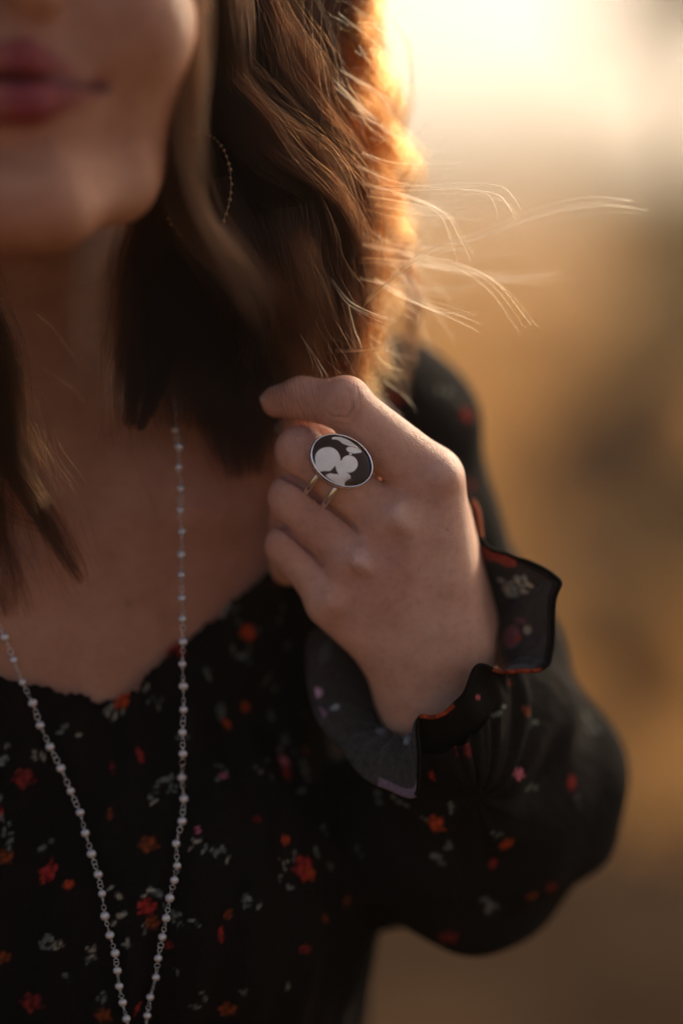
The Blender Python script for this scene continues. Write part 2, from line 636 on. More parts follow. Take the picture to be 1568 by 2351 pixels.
tree(1610, 24, 6.6, 3.4, LEAF_OLIVE, 'olive green tree rising highest at the meadow edge, upper crown against bright sky', 3)
tree(1330, 120, 4.6, 6.5, LEAF_RUST, 'rust coloured rounded tree standing alone before the far slope', 5)
tree(1120, 150, 4.0, 6.0, LEAF_RUST, 'low hazy tree farthest off on the slope, nearest the hair', 9)
shrub(1560, 11.5, 1.75, 1.3, LEAF_OLIVE, 'tall olive shrub in front of the tree trunk', 21, 700)
shrub(1440, 9.0, 0.85, 0.85, LEAF_RUST, 'rust brown bush beside the tall olive shrub', 22)
shrub(1378, 7.2, 0.40, 0.30, LEAF_SAGE, 'small blue grey sage bush low behind the sleeve', 23)
shrub(1640, 8.2, 0.55, 0.7, LEAF_DARK, 'dark low bush at the far edge beyond the elbow', 24)
LEAF_GOLD = leaf_material('golden leaves', (0.32, 0.19, 0.06), (0.70, 0.39, 0.11))
shrub(1530, 10.5, 0.50, 0.70, LEAF_GOLD, 'golden yellow bush between the olive shrub and the rust bush', 31, 900)
shrub(1500, 6.3, 0.46, 0.42, LEAF_GOLD, 'small golden bush standing closest behind the elbow', 32, 900)
shrub(1245, 9.5, 0.38, 0.36, LEAF_RUST, 'small brown bush close beside the shoulder sleeve', 33, 1200)
shrub(1330, 14.0, 0.65, 0.8, LEAF_GOLD, 'round golden bush alone in the middle of the meadow', 34, 900)
shrub(1230, 26.0, 0.7, 1.3, LEAF_RUST, 'broad rusty bush far out on the open meadow', 25)


def dry_grass():
    n = 40000
    r = np.random.default_rng(4)
    dist = 5.5 * (110 / 5.5) ** r.uniform(0, 1, n)
    u = r.uniform(-150, 1850, n)
    base = np.array([world_at(a, 1175, b) for a, b in zip(u, dist)])
    x, y = base[:, 0], base[:, 1]
    patch = np.sin(x * 1.3 + y * 0.4) + np.sin(y * 0.9 - x * 0.6 + 1) + np.clip((dist - 8) / 6, -1, 1.5)
    keep = r.uniform(-2.2, 1.6, n) < patch
    x, y, dist = x[keep], y[keep], dist[keep]
    n = len(x)
    z = ground_height(x, y) - 0.02
    h = r.uniform(0.10, 0.42, n) * np.clip(dist / 9, 0.35, 1.6)
    wd = 0.004 * np.clip(dist / 3, 1, 12)
    a = r.uniform(0, 2 * np.pi, n)
    lean = r.normal(0, 0.28, (n, 2)) * h[:, None]
    ax, ay = np.cos(a) * wd, np.sin(a) * wd
    b0 = np.stack([x - ax, y - ay, z], 1); b1 = np.stack([x + ax, y + ay, z], 1)
    m0 = np.stack([x - ax * .8 + lean[:, 0] * .35, y - ay * .8 + lean[:, 1] * .35, z + h * .6], 1)
    m1 = np.stack([x + ax * .8 + lean[:, 0] * .35, y + ay * .8 + lean[:, 1] * .35, z + h * .6], 1)
    t0 = np.stack([x - ax * .2 + lean[:, 0], y - ay * .2 + lean[:, 1], z + h], 1)
    t1 = np.stack([x + ax * .2 + lean[:, 0], y + ay * .2 + lean[:, 1], z + h], 1)
    V = np.stack([b0, b1, m0, m1, t0, t1], 1).reshape(-1, 3)
    o = np.arange(n)[:, None] * 6
    F = np.concatenate([o + [0, 1, 3, 2], o + [2, 3, 5, 4]])
    tag(mesh_np('dry_grass', V, F, STRAW, smooth=False), 'tufts of dry golden grass across the meadow', kind='stuff')


dry_grass()


def haze():
    x0, x1, y0, y1, z0, z1 = -530, 530, -80, 330, -4.5, 46.0
    V = np.array([(x, y, z) for x in (x0, x1) for y in (y0, y1) for z in (z0, z1)])
    F = np.array([(0, 1, 3, 2), (4, 6, 7, 5), (0, 4, 5, 1), (2, 3, 7, 6), (0, 2, 6, 4), (1, 5, 7, 3)])
    o = mesh_np('haze', V, F, None, smooth=False)
    m = bpy.data.materials.new('warm dusty air'); m.use_nodes = True
    nt = m.node_tree
    nt.nodes.remove(nt.nodes['Principled BSDF'])
    pv = nt.nodes.new('ShaderNodeVolumePrincipled')
    pv.inputs['Color'].default_value = (0.95, 0.85, 0.70, 1)
    pv.inputs['Density'].default_value = HAZE_DENSITY
    pv.inputs['Anisotropy'].default_value = 0.55
    nt.links.new(pv.outputs[0], nt.nodes['Material Output'].inputs['Volume'])
    o.data.materials.append(m)
    tag(o, 'warm dusty evening air over the meadow', kind='stuff')


haze()

# ================================================================== the person
ROOT = empty('person', tuple(to_world(P(0, 2351, 100)) * np.array([1, 1, 0])))
tag(ROOT, 'woman with wavy brown hair in floral blouse, hand raised with ring', 'person')

M = P(-12, 185, -88)               # centre of the mouth


def m(x, y, z):
    return M + np.array([x, y, z], float)


# finger joints: (u, v, depth)
J_INDEX = Ps([(985, 1103, 6), (790, 930, -1), (692, 914, 5), (637, 922, 11)])
R_INDEX = [11.0, 8.2, 6.7, 5.3]
J_MID = Ps([(905, 1200, 4), (690, 1036, 5), (684, 1078, 27), (760, 1110, 36)])
R_MID = [8.7, 8.0, 7.2, 6.3]
J_RING = Ps([(828, 1296, 6), (672, 1142, 9), (668, 1200, 32), (750, 1210, 38)])
R_RING = [8.3, 7.7, 6.9, 6.0]
J_LITTLE = Ps([(768, 1378, 12), (660, 1252, 14), (664, 1300, 33), (735, 1300, 40)])
R_LITTLE = [7.8, 6.9, 6.0, 5.2]
WR = P(1030, 1480, 15)
WU = P(928, 1502, 21)
WRIST = P(1000, 1590, 27)
ELBOW = P(1185, 1800, 80)
J_THUMB = Ps([(1015, 1400, 30), (930, 1180, 44), (790, 1040, 38), (690, 978, 24)])
R_THUMB = [12, 10, 8.2, 6.4]

GROOVES = []
WRINKLE = []                        # centre, direction along the finger, spread, depth
_dx = (J_INDEX[2] - J_INDEX[1]); _dx /= np.linalg.norm(_dx)
_px = (J_INDEX[1] - J_INDEX[0]); _px /= np.linalg.norm(_px)


def knuckle_lines(X):
    """curved creases over the bent index joint"""
    q = X - np.float32(J_INDEX[1] + np.array([-1.5, 0.6, -7]))
    rho = np.sqrt((q * q).sum(1))
    ang = np.arctan2(q[:, 1], q[:, 0])
    side = np.clip(0.55 - q @ np.float32(_px) / 5, 0.05, 1)
    w = np.exp(-((rho - 4.6) / 2.3) ** 2) * side
    return w * np.maximum(np.sin(rho * 2.9 + 0.9 * np.sin(ang * 3 + 1) + 0.5 * np.sin(ang * 7)), 0) ** 2


def hand_sdf(X):
    f = chain(X, J_INDEX, R_INDEX, 3.5)
    f = smin(f, s_ball(X, J_INDEX[1] + [0.5, 1.5, -1.5], 7.6), 4)
    g = chain(X, J_MID, R_MID, 3.0)
    d = smin(f, g, 0.9)
    d = smin(d, chain(X, J_RING, R_RING, 3.0), 0.8)
    d = smin(d, chain(X, J_LITTLE, R_LITTLE, 3.0), 0.8)
    # back of the hand
    p = chain(X, [J_INDEX[0], WR], [11.2, 13.0], 4)
    p = smin(p, chain(X, [J_MID[0], WR * .6 + WU * .4], [10.8, 13.0], 4), 10)
    p = smin(p, chain(X, [J_RING[0], WR * .35 + WU * .65], [10.4, 12.5], 4), 10)
    p = smin(p, chain(X, [J_LITTLE[0], WU], [9.8, 12.0], 4), 10)
    p = smin(p, s_cone(X, P(900, 1330, 22), P(985, 1460, 26), 15, 14), 12)
    p = smin(p, s_cone(X, WR, WRIST + [2, 0, 0], 12.5, 15.5), 12)
    p = smin(p, s_cone(X, WU, WRIST - [3, 0, 0], 11.5, 15.0), 12)
    p = smin(p, s_cone(X, WRIST, ELBOW, 18, 30), 14)
    p = smin(p, s_cone(X, P(1010, 1190, 20), P(1050, 1420, 26), 10, 13), 12)   # first web
    d = smin(d, p, 4.0)
    # knuckles and tendons standing proud
    for c, r in ((P(1010, 1093, -1), 6.0), (P(924, 1188, -4.2), 5.0), (P(833, 1292, -2.8), 4.4), (P(768, 1376, 4.0), 4.0)):
        d = smin(d, s_ball(X, c, r), 4.5)
    for a, b in ((P(922, 1190, -4.2), P(985, 1470, 7.5)), (P(836, 1293, -2.0), P(960, 1480, 8.8))):
        d = smin(d, s_cone(X, a, b, 3.2, 1.6), 5.0)
    # hollows between the knuckles
    for c, r in ((P(975, 1175, -12.0), 6.4), (P(882, 1262, -10.4), 6.4), (P(806, 1352, -6.2), 5.6), (P(890, 1390, -12.4), 9.6)):
        d = smax(d, -s_ball(X, c, r), 7.0)
    d = smin(d, chain(X, J_THUMB, R_THUMB, 4), 5)
    # dark folds where the fingers press together
    for a, b, r0, r1 in GROOVES:
        d = smax(d, -s_cone(X, a, b, r0, r1), 1.6)
    # creases over the bent index joint
    d = d + 0.30 * knuckle_lines(X)
    return d


def on_hand(u, v, sink):
    d = -40.0
    for _ in range(60):
        d += float(np.clip(hand_sdf(P(u, v, d)[None].astype(np.float32))[0] * .8, -2, 8))
    return P(u, v, d + sink)


GROOVES = []


def crease(ja, ra, jb, rb, us, v0, v1, r0, r1):
    """centre line of the fold where two fingers press together"""
    out = []
    for u in us:
        v = np.linspace(v0, v1, 90)
        d = np.full(90, -40.0)
        for _ in range(50):
            s_ = K * (DIST + d) / DIST
            X = np.stack([(u - 784) * s_, -(v - 1175.5) * s_, d], 1).astype(np.float32)
            d = d + np.clip(hand_sdf(X) * .8, -2, 8)
        df = chain(X, ja, ra, 3) - chain(X, jb, rb, 3)
        ok = np.abs(np.minimum(chain(X, ja, ra, 3), chain(X, jb, rb, 3))) < 6
        k = np.nonzero((df[:-1] < 0) & (df[1:] >= 0) & ok[:-1])[0]
        if len(k): out.append(P(u, v[k[0]], d[k[0]] + 0.3))
    n = max(1, len(out) - 1)
    return [(out[i], out[i + 1], r0 + (r1 - r0) * i / n, r0 + (r1 - r0) * (i + 1) / n) for i in range(len(out) - 1)]


GROOVES = (crease(J_MID, R_MID, J_RING, R_RING, np.arange(655, 826, 17), 1060, 1230, 2.0, 0.5)
           + crease(J_RING, R_RING, J_LITTLE, R_LITTLE, np.arange(640, 776, 17), 1160, 1330, 2.0, 0.6)
           + crease(J_INDEX, R_INDEX, J_MID, R_MID, np.arange(740, 910, 17), 960, 1110, 1.8, 0.5))
print('grooves', len(GROOVES))
SKIN_N = Sines(38, 8, 3)


def face_sdf(X):
    d = s_ell(X, m(0, 74, 94), (72, 80, 96))
    d = smin(d, s_ell(X, m(0, 18, 58), (49, 54, 56)), 18)
    jaw = chain(X, [m(38, -10, 60), m(31, -24, 34), m(15, -33, 13)], [12, 12, 12], 8)
    jaw = smin(jaw, chain(X, [m(-38, -10, 60), m(-31, -24, 34), m(-15, -33, 13)], [12, 12, 12], 8), 12)
    jaw = smin(jaw, s_cone(X, m(-14, -35, 9), m(14, -35, 9), 11.5, 11.5), 14)
    d = smin(d, jaw, 14)
    d = smin(d, s_ell(X, m(0, -1, 17), (29, 24, 19)), 20)
    d = smin(d, s_ball(X, m(34, 22, 26), 22), 22)
    d = smin(d, s_ball(X, m(-34, 22, 26), 22), 22)
    d = smin(d, s_ball(X, m(30, 0, 38), 17), 20)
    d = smin(d, s_ball(X, m(-30, 0, 38), 17), 20)
    d = smin(d, s_ell(X, m(0, -36, 5), (14, 11, 12)), 12)
    d = smax(d, -s_ell(X, m(0, -20, -7), (22, 6, 8)), 9)             # hollow under the lip
    # lips
    for s in (-1, 1):
        d = smin(d, chain(X, [m(0, 4.6, -3.0), m(s * 9, 6.0, -2.2), m(s * 29, 0.4, 11)], [4.6, 4.6, 1.8], 3), 4.5)
        d = smin(d, chain(X, [m(0, -6.2, -2.6), m(s * 11, -6.0, -1.4), m(s * 27, -1.2, 10)], [6.2, 5.8, 2.0], 3), 4.0)
    d = smax(d, -s_ell(X, m(0, -0.2, -8.5), (28, 1.5, 11)), 2.0)
    for s in (-1, 1):
        d = smax(d, -s_ball(X, m(s * 31, -0.3, 6.5), 3.0), 5)
        # nose wings, sockets, closed lids, ears
        d = smin(d, s_ball(X, m(s * 12, 25, 0), 7.5), 6)
        d = smax(d, -s_ell(X, m(s * 32, 66, -2), (17, 11, 12)), 10)
        d = smin(d, s_ball(X, m(s * 32, 64, 14), 12.5), 4)
        d = smin(d, s_cone(X, m(s * 14, 80, 5), m(s * 48, 80, 18), 5, 4), 9)
        d = smin(d, s_ell(X, m(s * 70, 42, 102), (5, 24, 13)), 6)
    d = smin(d, chain(X, [m(0, 76, 6), m(0, 52, -6), m(0, 31, -17)], [7, 7, 8.5], 5), 9)
    return d


def torso_sdf(X):
    d = s_ell(X, P(-30, 2000, 104), (136, 205, 94))
    d = smin(d, s_cone(X, P(-30, 2200, 110), P(-30, 2900, 115), 92, 88), 40)
    d = smin(d, s_cone(X, P(-30, 1420, 80), P(640, 1300, 102), 58, 42), 40)
    d = smin(d, s_cone(X, P(-30, 1420, 80), P(-680, 1400, 66), 58, 42), 40)
    d = smin(d, s_cone(X, P(-30, 1260, 80), P(850, 985, 106), 44, 28), 34)
    d = smin(d, s_cone(X, P(-30, 1260, 80), P(-900, 1180, 60), 44, 28), 34)
    d = smin(d, s_cone(X, P(90, 1240, 68), P(560, 1050, 78), 44, 36), 30)
    d = smin(d, s_ball(X, P(440, 2060, 60), 57), 40)
    d = smin(d, s_ball(X, P(-500, 2060, 46), 57), 40)
    return d


def body_sdf(X):
    d = smin(face_sdf(X), s_cone(X, P(-60, 330, 58), P(-40, 1080, 70), 50, 52), 16)
    d = smin(d, torso_sdf(X), 34)
    # collar bones, neck muscles
    d = smin(d, chain(X, [P(90, 1255, 30), P(260, 1210, 39), P(480, 1165, 44), P(820, 975, 86)], [7.5, 7.5, 8, 8], 6), 11)
    d = smin(d, chain(X, [P(-90, 1255, 28), P(-300, 1210, 34), P(-800, 1020, 50)], [6, 6, 7], 6), 16)
    d = smin(d, s_cone(X, P(330, 600, 66), P(85, 1195, 31), 12, 8), 13)
    d = smin(d, s_cone(X, P(-330, 600, 60), P(-80, 1195, 28), 11, 6.5), 16)
    d = smax(d, -s_ball(X, P(0, 1195, 9), 13), 16)
    # arm to the elbow
    d = smin(d, s_cone(X, P(870, 990, 106), ELBOW, 26, 25), 22)
    near = (X[:, 0] > -45) & (X[:, 1] < 65) & (X[:, 1] > -125) & (X[:, 2] < 140) & (X[:, 2] > -60)
    if near.any():
        d[near] = smin(d[near], hand_sdf(X[near]), 4.0)
    return d


def body_sdf_c(X):
    out = np.empty(len(X), np.float32)
    for i in range(0, len(X), 250000):
        out[i:i + 250000] = body_sdf(X[i:i + 250000].astype(np.float32))
    return out


def build_body():
    h0 = P(590, 1690, 0); h1 = P(1150, 850, 0)
    xs = axis(-190, 175, h0[0], h1[0], 0.62, 2.0)
    ys = axis(-210, 330, h0[1], h1[1], 0.62, 2.0)
    zs = axis(-125, 225, -16, 52, 0.7, 2.2)
    V, F = net(body_sdf_c, xs, ys, zs)
    # skin colour: lips, flushed knuckles, and shade painted on face and chest
    base = np.array([0.46, 0.215, 0.120])  # face, neck and chest darker, weaker light there put into the colour
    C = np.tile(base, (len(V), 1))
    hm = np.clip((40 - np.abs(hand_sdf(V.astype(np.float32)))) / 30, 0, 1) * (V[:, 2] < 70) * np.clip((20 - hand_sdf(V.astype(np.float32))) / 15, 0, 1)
    C = C * (1 - hm[:, None]) + np.array([0.66, 0.37, 0.245]) * hm[:, None]  # hand lighter, the stronger light on it put into the colour
    L = V - M
    lip = np.zeros(len(V))
    X = V.astype(np.float32)
    dl = np.full(len(V), 99.0, np.float32)
    for s in (-1, 1):
        dl = np.minimum(dl, chain(X, [m(0, 4.6, -3.0), m(s * 9, 6.0, -2.2), m(s * 29, 0.4, 11)], [4.9, 4.9, 2.0], 3))
        dl = np.minimum(dl, chain(X, [m(0, -6.2, -2.6), m(s * 11, -6.0, -1.4), m(s * 27, -1.2, 10)], [6.6, 6.2, 2.2], 3))
    lip = np.clip(0.8 - dl / 2.2, 0, 1)[:, None]
    C = C * (1 - lip) + np.array([0.25, 0.028, 0.036]) * lip
    inner = np.exp(-((L[:, 1] + 0.2) / 1.0) ** 2) * (np.abs(L[:, 0]) < 33) * (L[:, 2] < 16)
    C = C * (1 - inner[:, None]) + np.array([0.05, 0.014, 0.014]) * inner[:, None]
    C = C * (1 - 0.40 * knuckle_lines(V.astype(np.float32)))[:, None]  # crease shade painted into the colour, over the carved lines
    for c, r, a in ((J_INDEX[1], 11, .55), (J_MID[1], 11, .5), (J_RING[1], 11, .4), (J_LITTLE[1], 10, .35), (J_INDEX[2], 9, .3), (J_INDEX[3], 9, .5),
                    (P(1000, 1095, 0), 13, .25), (P(900, 1240, 0), 14, .25), (P(850, 1350, 0), 13, .45), (P(740, 1240, 0), 10, .25), (P(540, 1200, 60), 34, .35)):
        w = (np.exp(-((V - c) ** 2).sum(1) / (r * r)) * a)[:, None]
        C = C * (1 - w) + np.array([0.50, 0.205, 0.165]) * w
    for c, r, a in ((P(922, 1184, -8), 5.0, .5), (P(833, 1290, -6), 4.4, .55), (P(1015, 1080, -6), 6, .3)):
        w = (np.exp(-((V - c) ** 2).sum(1) / (r * r)) * a)[:, None]
        C = C * (1 - w) + np.array([0.80, 0.55, 0.44]) * w
    for c, r in ((P(300, 1385, 30), 1.0), (P(282, 1608, 24), 0.7), (P(1026, 1216, -2), .45)):
        w = (np.exp(-((V[:, :2] - c[:2]) ** 2).sum(1) / (r * r)) * 0.6)[:, None]
        C = C * (1 - w) + np.array([0.14, 0.06, 0.04]) * w
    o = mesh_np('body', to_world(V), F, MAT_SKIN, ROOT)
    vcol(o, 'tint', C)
    return o


BODY = build_body()


def nail(c, n, along, w, l, tint):
    """a curved nail plate lying on the finger tip"""
    n = n / np.linalg.norm(n); along = along - n * np.dot(along, n); along /= np.linalg.norm(along)
    side = np.cross(n, along)
    V, F = [], []
    for i in range(9):
        for j in range(9):
            a = (i / 8 - .5) * 2; b = (j / 8 - .5) * 2
            ww = w * math.sqrt(max(0.05, 1 - 0.45 * max(0, -b) ** 2 - 0.2 * max(0, b) ** 3))
            V.append(c + side * a * ww + along * b * l + n * (0.9 - 1.5 * a * a * w / 4 - 0.4 * b * b))
    for i in range(8):
        for j in range(8):
            F.append((i * 9 + j, (i + 1) * 9 + j, (i + 1) * 9 + j + 1, i * 9 + j + 1))
    o = mesh_np('nail', to_world(np.array(V)), np.array(F), MAT_NAIL, ROOT)
    md = o.modifiers.new('thickness', 'SOLIDIFY'); md.thickness = 0.0005; md.offset = 0
    return o


MAT_NAIL = plain('glossy pale nail', (0.62, 0.47, 0.40), 0.12, 0, 0.7)
nail(J_INDEX[3] + np.array([-2.7, 2.7, -1.5]), np.array([-0.66, 0.66, -0.36]), np.array([-0.75, -0.5, 0.5]), 2.7, 3.4, 0)
nail(J_THUMB[3] + np.array([-2.0, -1.0, 5.4]), np.array([-0.3, -0.1, 0.95]), np.array([-0.8, 0.5, 0.1]), 4.6, 6.0, 0)

# ------------------------------------------------------------------ blouse
NECK = np.array([(-900, 1100), (-700, 1280), (-500, 1420), (-250, 1520), (-60, 1548), (0, 1558), (60, 1576), (105, 1580), (142, 1597), (172, 1596), (200, 1602), (216, 1618), (262, 1609),
                 (300, 1592), (322, 1592), (330, 1566), (346, 1546), (378, 1519), (398, 1486), (440, 1468), (476, 1436), (508, 1418), (528, 1388), (560, 1366), (590, 1342), (630, 1306),
                 (668, 1240), (690, 1160), (690, 1040), (650, 900), (560, 760), (450, 640), (-60, 560), (-500, 600), (-800, 900)], float)


def poly_sd(u, v, poly):
    """signed distance to a polygon in the picture plane of the neckline, positive outside"""
    p = np.stack([u, v], 1)
    d = np.full(len(u), 1e9); inside = np.zeros(len(u), bool)
    for i in range(len(poly)):
        a = poly[i]; b = poly[(i + 1) % len(poly)]
        e = b - a; w = p - a
        t = np.clip(w @ e / (e @ e), 0, 1)
        d = np.minimum(d, ((w - t[:, None] * e) ** 2).sum(1))
        c = ((a[1] > p[:, 1]) != (b[1] > p[:, 1]))
        with np.errstate(divide='ignore', invalid='ignore'):
            x = (b[0] - a[0]) * (p[:, 1] - a[1]) / (b[1] - a[1] + 1e-12) + a[0]
        inside ^= c & (p[:, 0] < x)
    d = np.sqrt(d)
    return np.where(inside, -d, d)


FOLD_A = Sines(26, 9, 31, (1.5, 0.28, 0.8))
FOLD_B = Sines(34, 9, 32, (0.8, 1.1, 0.8))
CUFF_Q = P(1012, 1612, 27)
CUFF_A = np.array([-0.35, 0.85, -0.40])
CUFF_A = CUFF_A / np.linalg.norm(CUFF_A)


def sleeve_sdf(X):
    d = chain(X, [P(800, 985, 106), P(850, 985, 102), P(930, 1010, 97), P(985, 1250, 86), P(1085, 1500, 80), P(1195, 1790, 74)], [30, 30.5, 27, 26, 30, 33], 12)
    d = smin(d, s_cone(X, P(1195, 1790, 74), P(1396, 1842, 70), 27, 4.0), 10)
    d = smin(d, chain(X, [P(1200, 1830, 72), P(1075, 1955, 62), P(990, 1905, 54)], [33, 32.5, 32.5], 14), 14)
    d = smin(d, chain(X, [P(1195, 1800, 72), P(1100, 1690, 50), P(1012, 1632, 24)], [33, 30, 23.5], 14), 14)
    d = smin(d, s_cone(X, P(990, 1900, 60), P(1012, 1660, 34), 32, 23), 14)
    d = smin(d, s_cone(X, P(1080, 1860, 56), P(1015, 1715, 21), 30, 19), 14)
    return d


def blouse_sdf(X):
    t = smin(torso_sdf(X), s_cone(X, P(-40, 900, 70), P(-40, 1080, 70), 50, 50), 30) - 3.0
    t = t - 1.5 * FOLD_A(X) * np.clip((1500 - X[:, 1] * 0 - 1175 + X[:, 1] * -1) / 300, 0.3, 1)
    t = smin(t, s_ell(X, P(0, 2500, 108), (128, 120, 96)), 40)
    q = X - np.float32(CUFF_Q)
    phi = np.arctan2(q @ np.float32([0.94, 0.33, 0.0]), q @ np.float32([0.2, -0.5, 0.84]))
    rq = np.sqrt((q * q).sum(1))
    gath = np.exp(-((rq - 26) / 20) ** 2) * (np.sin(phi * 13 + 0.9 * np.sin(phi * 4)) + .6 * np.sin(phi * 21 + 1))
    a = sleeve_sdf(X) - 2.2 * FOLD_B(X) - 0.9 * gath
    return smin(t, a, 16)


def blouse_sdf_c(X):
    out = np.empty(len(X), np.float32)
    for i in range(0, len(X), 250000):
        out[i:i + 250000] = blouse_sdf(X[i:i + 250000].astype(np.float32))
    return out


BLACK = np.array([0.0075, 0.0063, 0.0056])
OR = np.array([0.46, 0.062, 0.018]); RD = np.array([0.34, 0.028, 0.022]); PK = np.array([0.52, 0.13, 0.16]); DR = np.array([0.17, 0.020, 0.018])
RU = np.array([0.20, 0.045, 0.014]); TE = np.array([0.20, 0.215, 0.175]); CR = np.array([0.42, 0.37, 0.26]); MV = np.array([0.24, 0.11, 0.14]); WH = np.array([0.42, 0.38, 0.38])
# blossoms: centre in the photograph, size, stretch, angle, colour
BLOSSOM = [(567, 1452, 24, .8, 1.1, OR), (562, 1623, 13, 1, 0, OR), (519, 1665, 17, .55, .8, OR), (651, 1748, 18, .9, 0, PK), (655, 1775, 22, .7, 1.3, RD), (320, 1737, 22, .35, 1.25, RD),
           (281, 1614, 24, .7, .4, OR), (53, 1786, 28, .9, 0, DR), (112, 2004, 30, .75, 2.2, RD), (157, 2030, 14, .8, 0, OR), (342, 1938, 26, .8, 0, RU), (696, 1990, 34, .9, 0, RD),
           (710, 2008, 20, .8, 0.5, OR), (653, 1930, 15, .9, 0, OR), (511, 1781, 11, 1, 0, PK), (698, 1725, 10, 1, 0, RU), (456, 1908, 12, .6, 1.2, PK), (10, 1968, 24, .8, 0, RU),
           (341, 2082, 24, .9, 0, RD), (351, 2116, 22, .8, .5, RU), (388, 2170, 14, .8, 0, DR), (505, 2146, 22, .35, 1.5, RD), (529, 2098, 14, .6, 1.4, RU), (521, 2316, 26, .8, 0, RU),
           (73, 2300, 30, .8, 0, DR), (238, 2328, 22, .8, 0, RU), (315, 2312, 18, .35, 1.9, RD), (8, 2195, 18, .8, 0, RU), (777, 1717, 14, .8, 0, RD), (1002, 1891, 25, .9, 0.4, OR),
           (1161, 1937, 20, 1, 0, OR), (1130, 1984, 18, .55, 1.6, RD), (1189, 1778, 17, .9, 0, PK), (1310, 1800, 22, .65, 1.8, RD), (1211, 1636, 17, .9, 0, RU), (1075, 1722, 20, .8, 1.5, DR),
           (1153, 1568, 9, 1, 0, OR), (989, 1780, 17, .35, 1.1, RD), (1028, 2150, 26, .8, 0, DR), (1218, 2058, 15, 1, 0, RU), (1265, 2034, 24, .6, 0.7, DR), (796, 2068, 14, .9, 0, RU),
           (842, 2341, 22, 1, 0, RU), (1068, 955, 20, 1, 0, RD), (905, 912, 34, .9, 0, DR), (1082, 1110, 22, .7, 1.5, DR), (1095, 1600, 7, 1, 0, PK), (745, 2110, 20, .5, .5, RU), (415, 1497, 16, .5, .4, RD),
           (1360, 1470, 18, 1, 0, OR), (632, 1335, 14, .8, 0, DR), (250, 1870, 16, .4, 1.5, RU), (260, 1760, 16, .4, 1.4, DR), (590, 1880, 14, .8, 0, DR), (520, 2105, 10, .8, 0, RU), (700, 2180, 18, .7, 0, DR)]
LEAFS = [(538, 1500, 9, TE), (557, 1508, 10, TE), (566, 1496, 7, TE), (548, 1430, 7, TE), (590, 1448, 7, TE), (500, 1630, 10, TE), (508, 1642, 9, TE), (516, 1628, 8, TE), (242, 1628, 12, TE), (267, 1640, 12, CR),
         (256, 1618, 8, TE), (340, 1575, 7, TE), (334, 1585, 7, CR), (350, 1600, 7, TE), (370, 1606, 7, TE), (363, 1624, 6, CR), (338, 1612, 6, TE), (655, 1705, 9, TE), (640, 1722, 8, CR), (676, 1728, 9, TE),
         (690, 1752, 10, TE), (704, 1768, 9, CR), (596, 1772, 8, CR), (612, 1745, 8, TE), (693, 1815, 13, TE), (622, 1788, 7, TE), (706, 1790, 8, CR), (383, 1790, 15, TE), (392, 1806, 10, TE), (97, 1735, 14, CR),
         (136, 1680, 9, TE), (150, 1672, 8, TE), (184, 1685, 6, CR), (497, 1960, 12, TE), (512, 1948, 11, TE), (520, 1975, 9, CR), (99, 1946, 14, TE), (24, 1931, 12, TE), (14, 1910, 10, TE), (360, 2049, 18, TE),
         (345, 2046, 12, CR), (277, 2057, 13, CR), (283, 2098, 14, CR), (117, 2150, 16, TE), (100, 2170, 13, TE), (140, 2168, 10, CR), (570, 2061, 14, TE), (562, 2080, 10, TE), (873, 1838, 15, TE), (918, 1841, 16, TE),
         (905, 1828, 10, CR), (946, 1700, 12, TE), (938, 1714, 11, CR), (952, 1680, 9, CR), (1075, 1624, 10, TE), (1140, 1639, 13, TE), (1037, 1846, 12, TE), (1000, 1967, 16, TE), (1030, 1940, 12, TE), (1214, 1806, 15, TE),
         (1225, 1660, 10, TE), (1120, 2086, 20, TE), (1347, 1650, 24, TE), (1030, 900, 22, TE), (1052, 930, 12, TE), (672, 1972, 10, TE), (650, 1985, 9, CR), (640, 2010, 8, TE), (668, 2040, 11, TE), (725, 1960, 10, TE),
         (456, 1930, 10, CR), (470, 1945, 9, TE), (500, 1790, 7, TE), (523, 1770, 8, TE), (505, 1762, 8, TE), (295, 2160, 10, CR), (298, 2175, 9, TE), (205, 2200, 10, TE), (215, 2180, 9, CR), (440, 2110, 10, TE),
         (400, 2100, 14, TE), (410, 2120, 9, TE), (335, 2140, 9, TE), (640, 1420, 8, TE), (648, 1400, 7, TE), (660, 1480, 8, TE), (612, 1560, 9, TE), (630, 1580, 8, TE), (1322, 1830, 12, TE), (980, 1880, 9, TE),
         (1140, 1915, 10, TE), (560, 2280, 10, TE), (470, 2290, 12, TE), (445, 2310, 9, TE), (420, 1690, 8, TE), (470, 1545, 8, TE), (480, 1560, 6, CR), (700, 1640, 6, TE), (770, 1735, 7, CR), (240, 2290, 10, TE),
         (150, 2240, 9, TE), (410, 2230, 9, TE), (660, 2260, 11, TE), (760, 1990, 10, TE), (740, 1900, 9, TE), (820, 1950, 10, TE), (545, 1395, 8, TE), (620, 1640, 9, TE), (350, 1835, 9, TE), (352, 1842, 7, CR)]


def normals_np(V, F):
    n = np.zeros_like(V)
    fn = np.cross(V[F[:, 2]] - V[F[:, 0]], V[F[:, 3]] - V[F[:, 1]])
    for k in range(4): np.add.at(n, F[:, k], fn)
    return n / (np.linalg.norm(n, axis=1)[:, None] + 1e-12)


GRAIN = Sines(2.2, 10, 77)


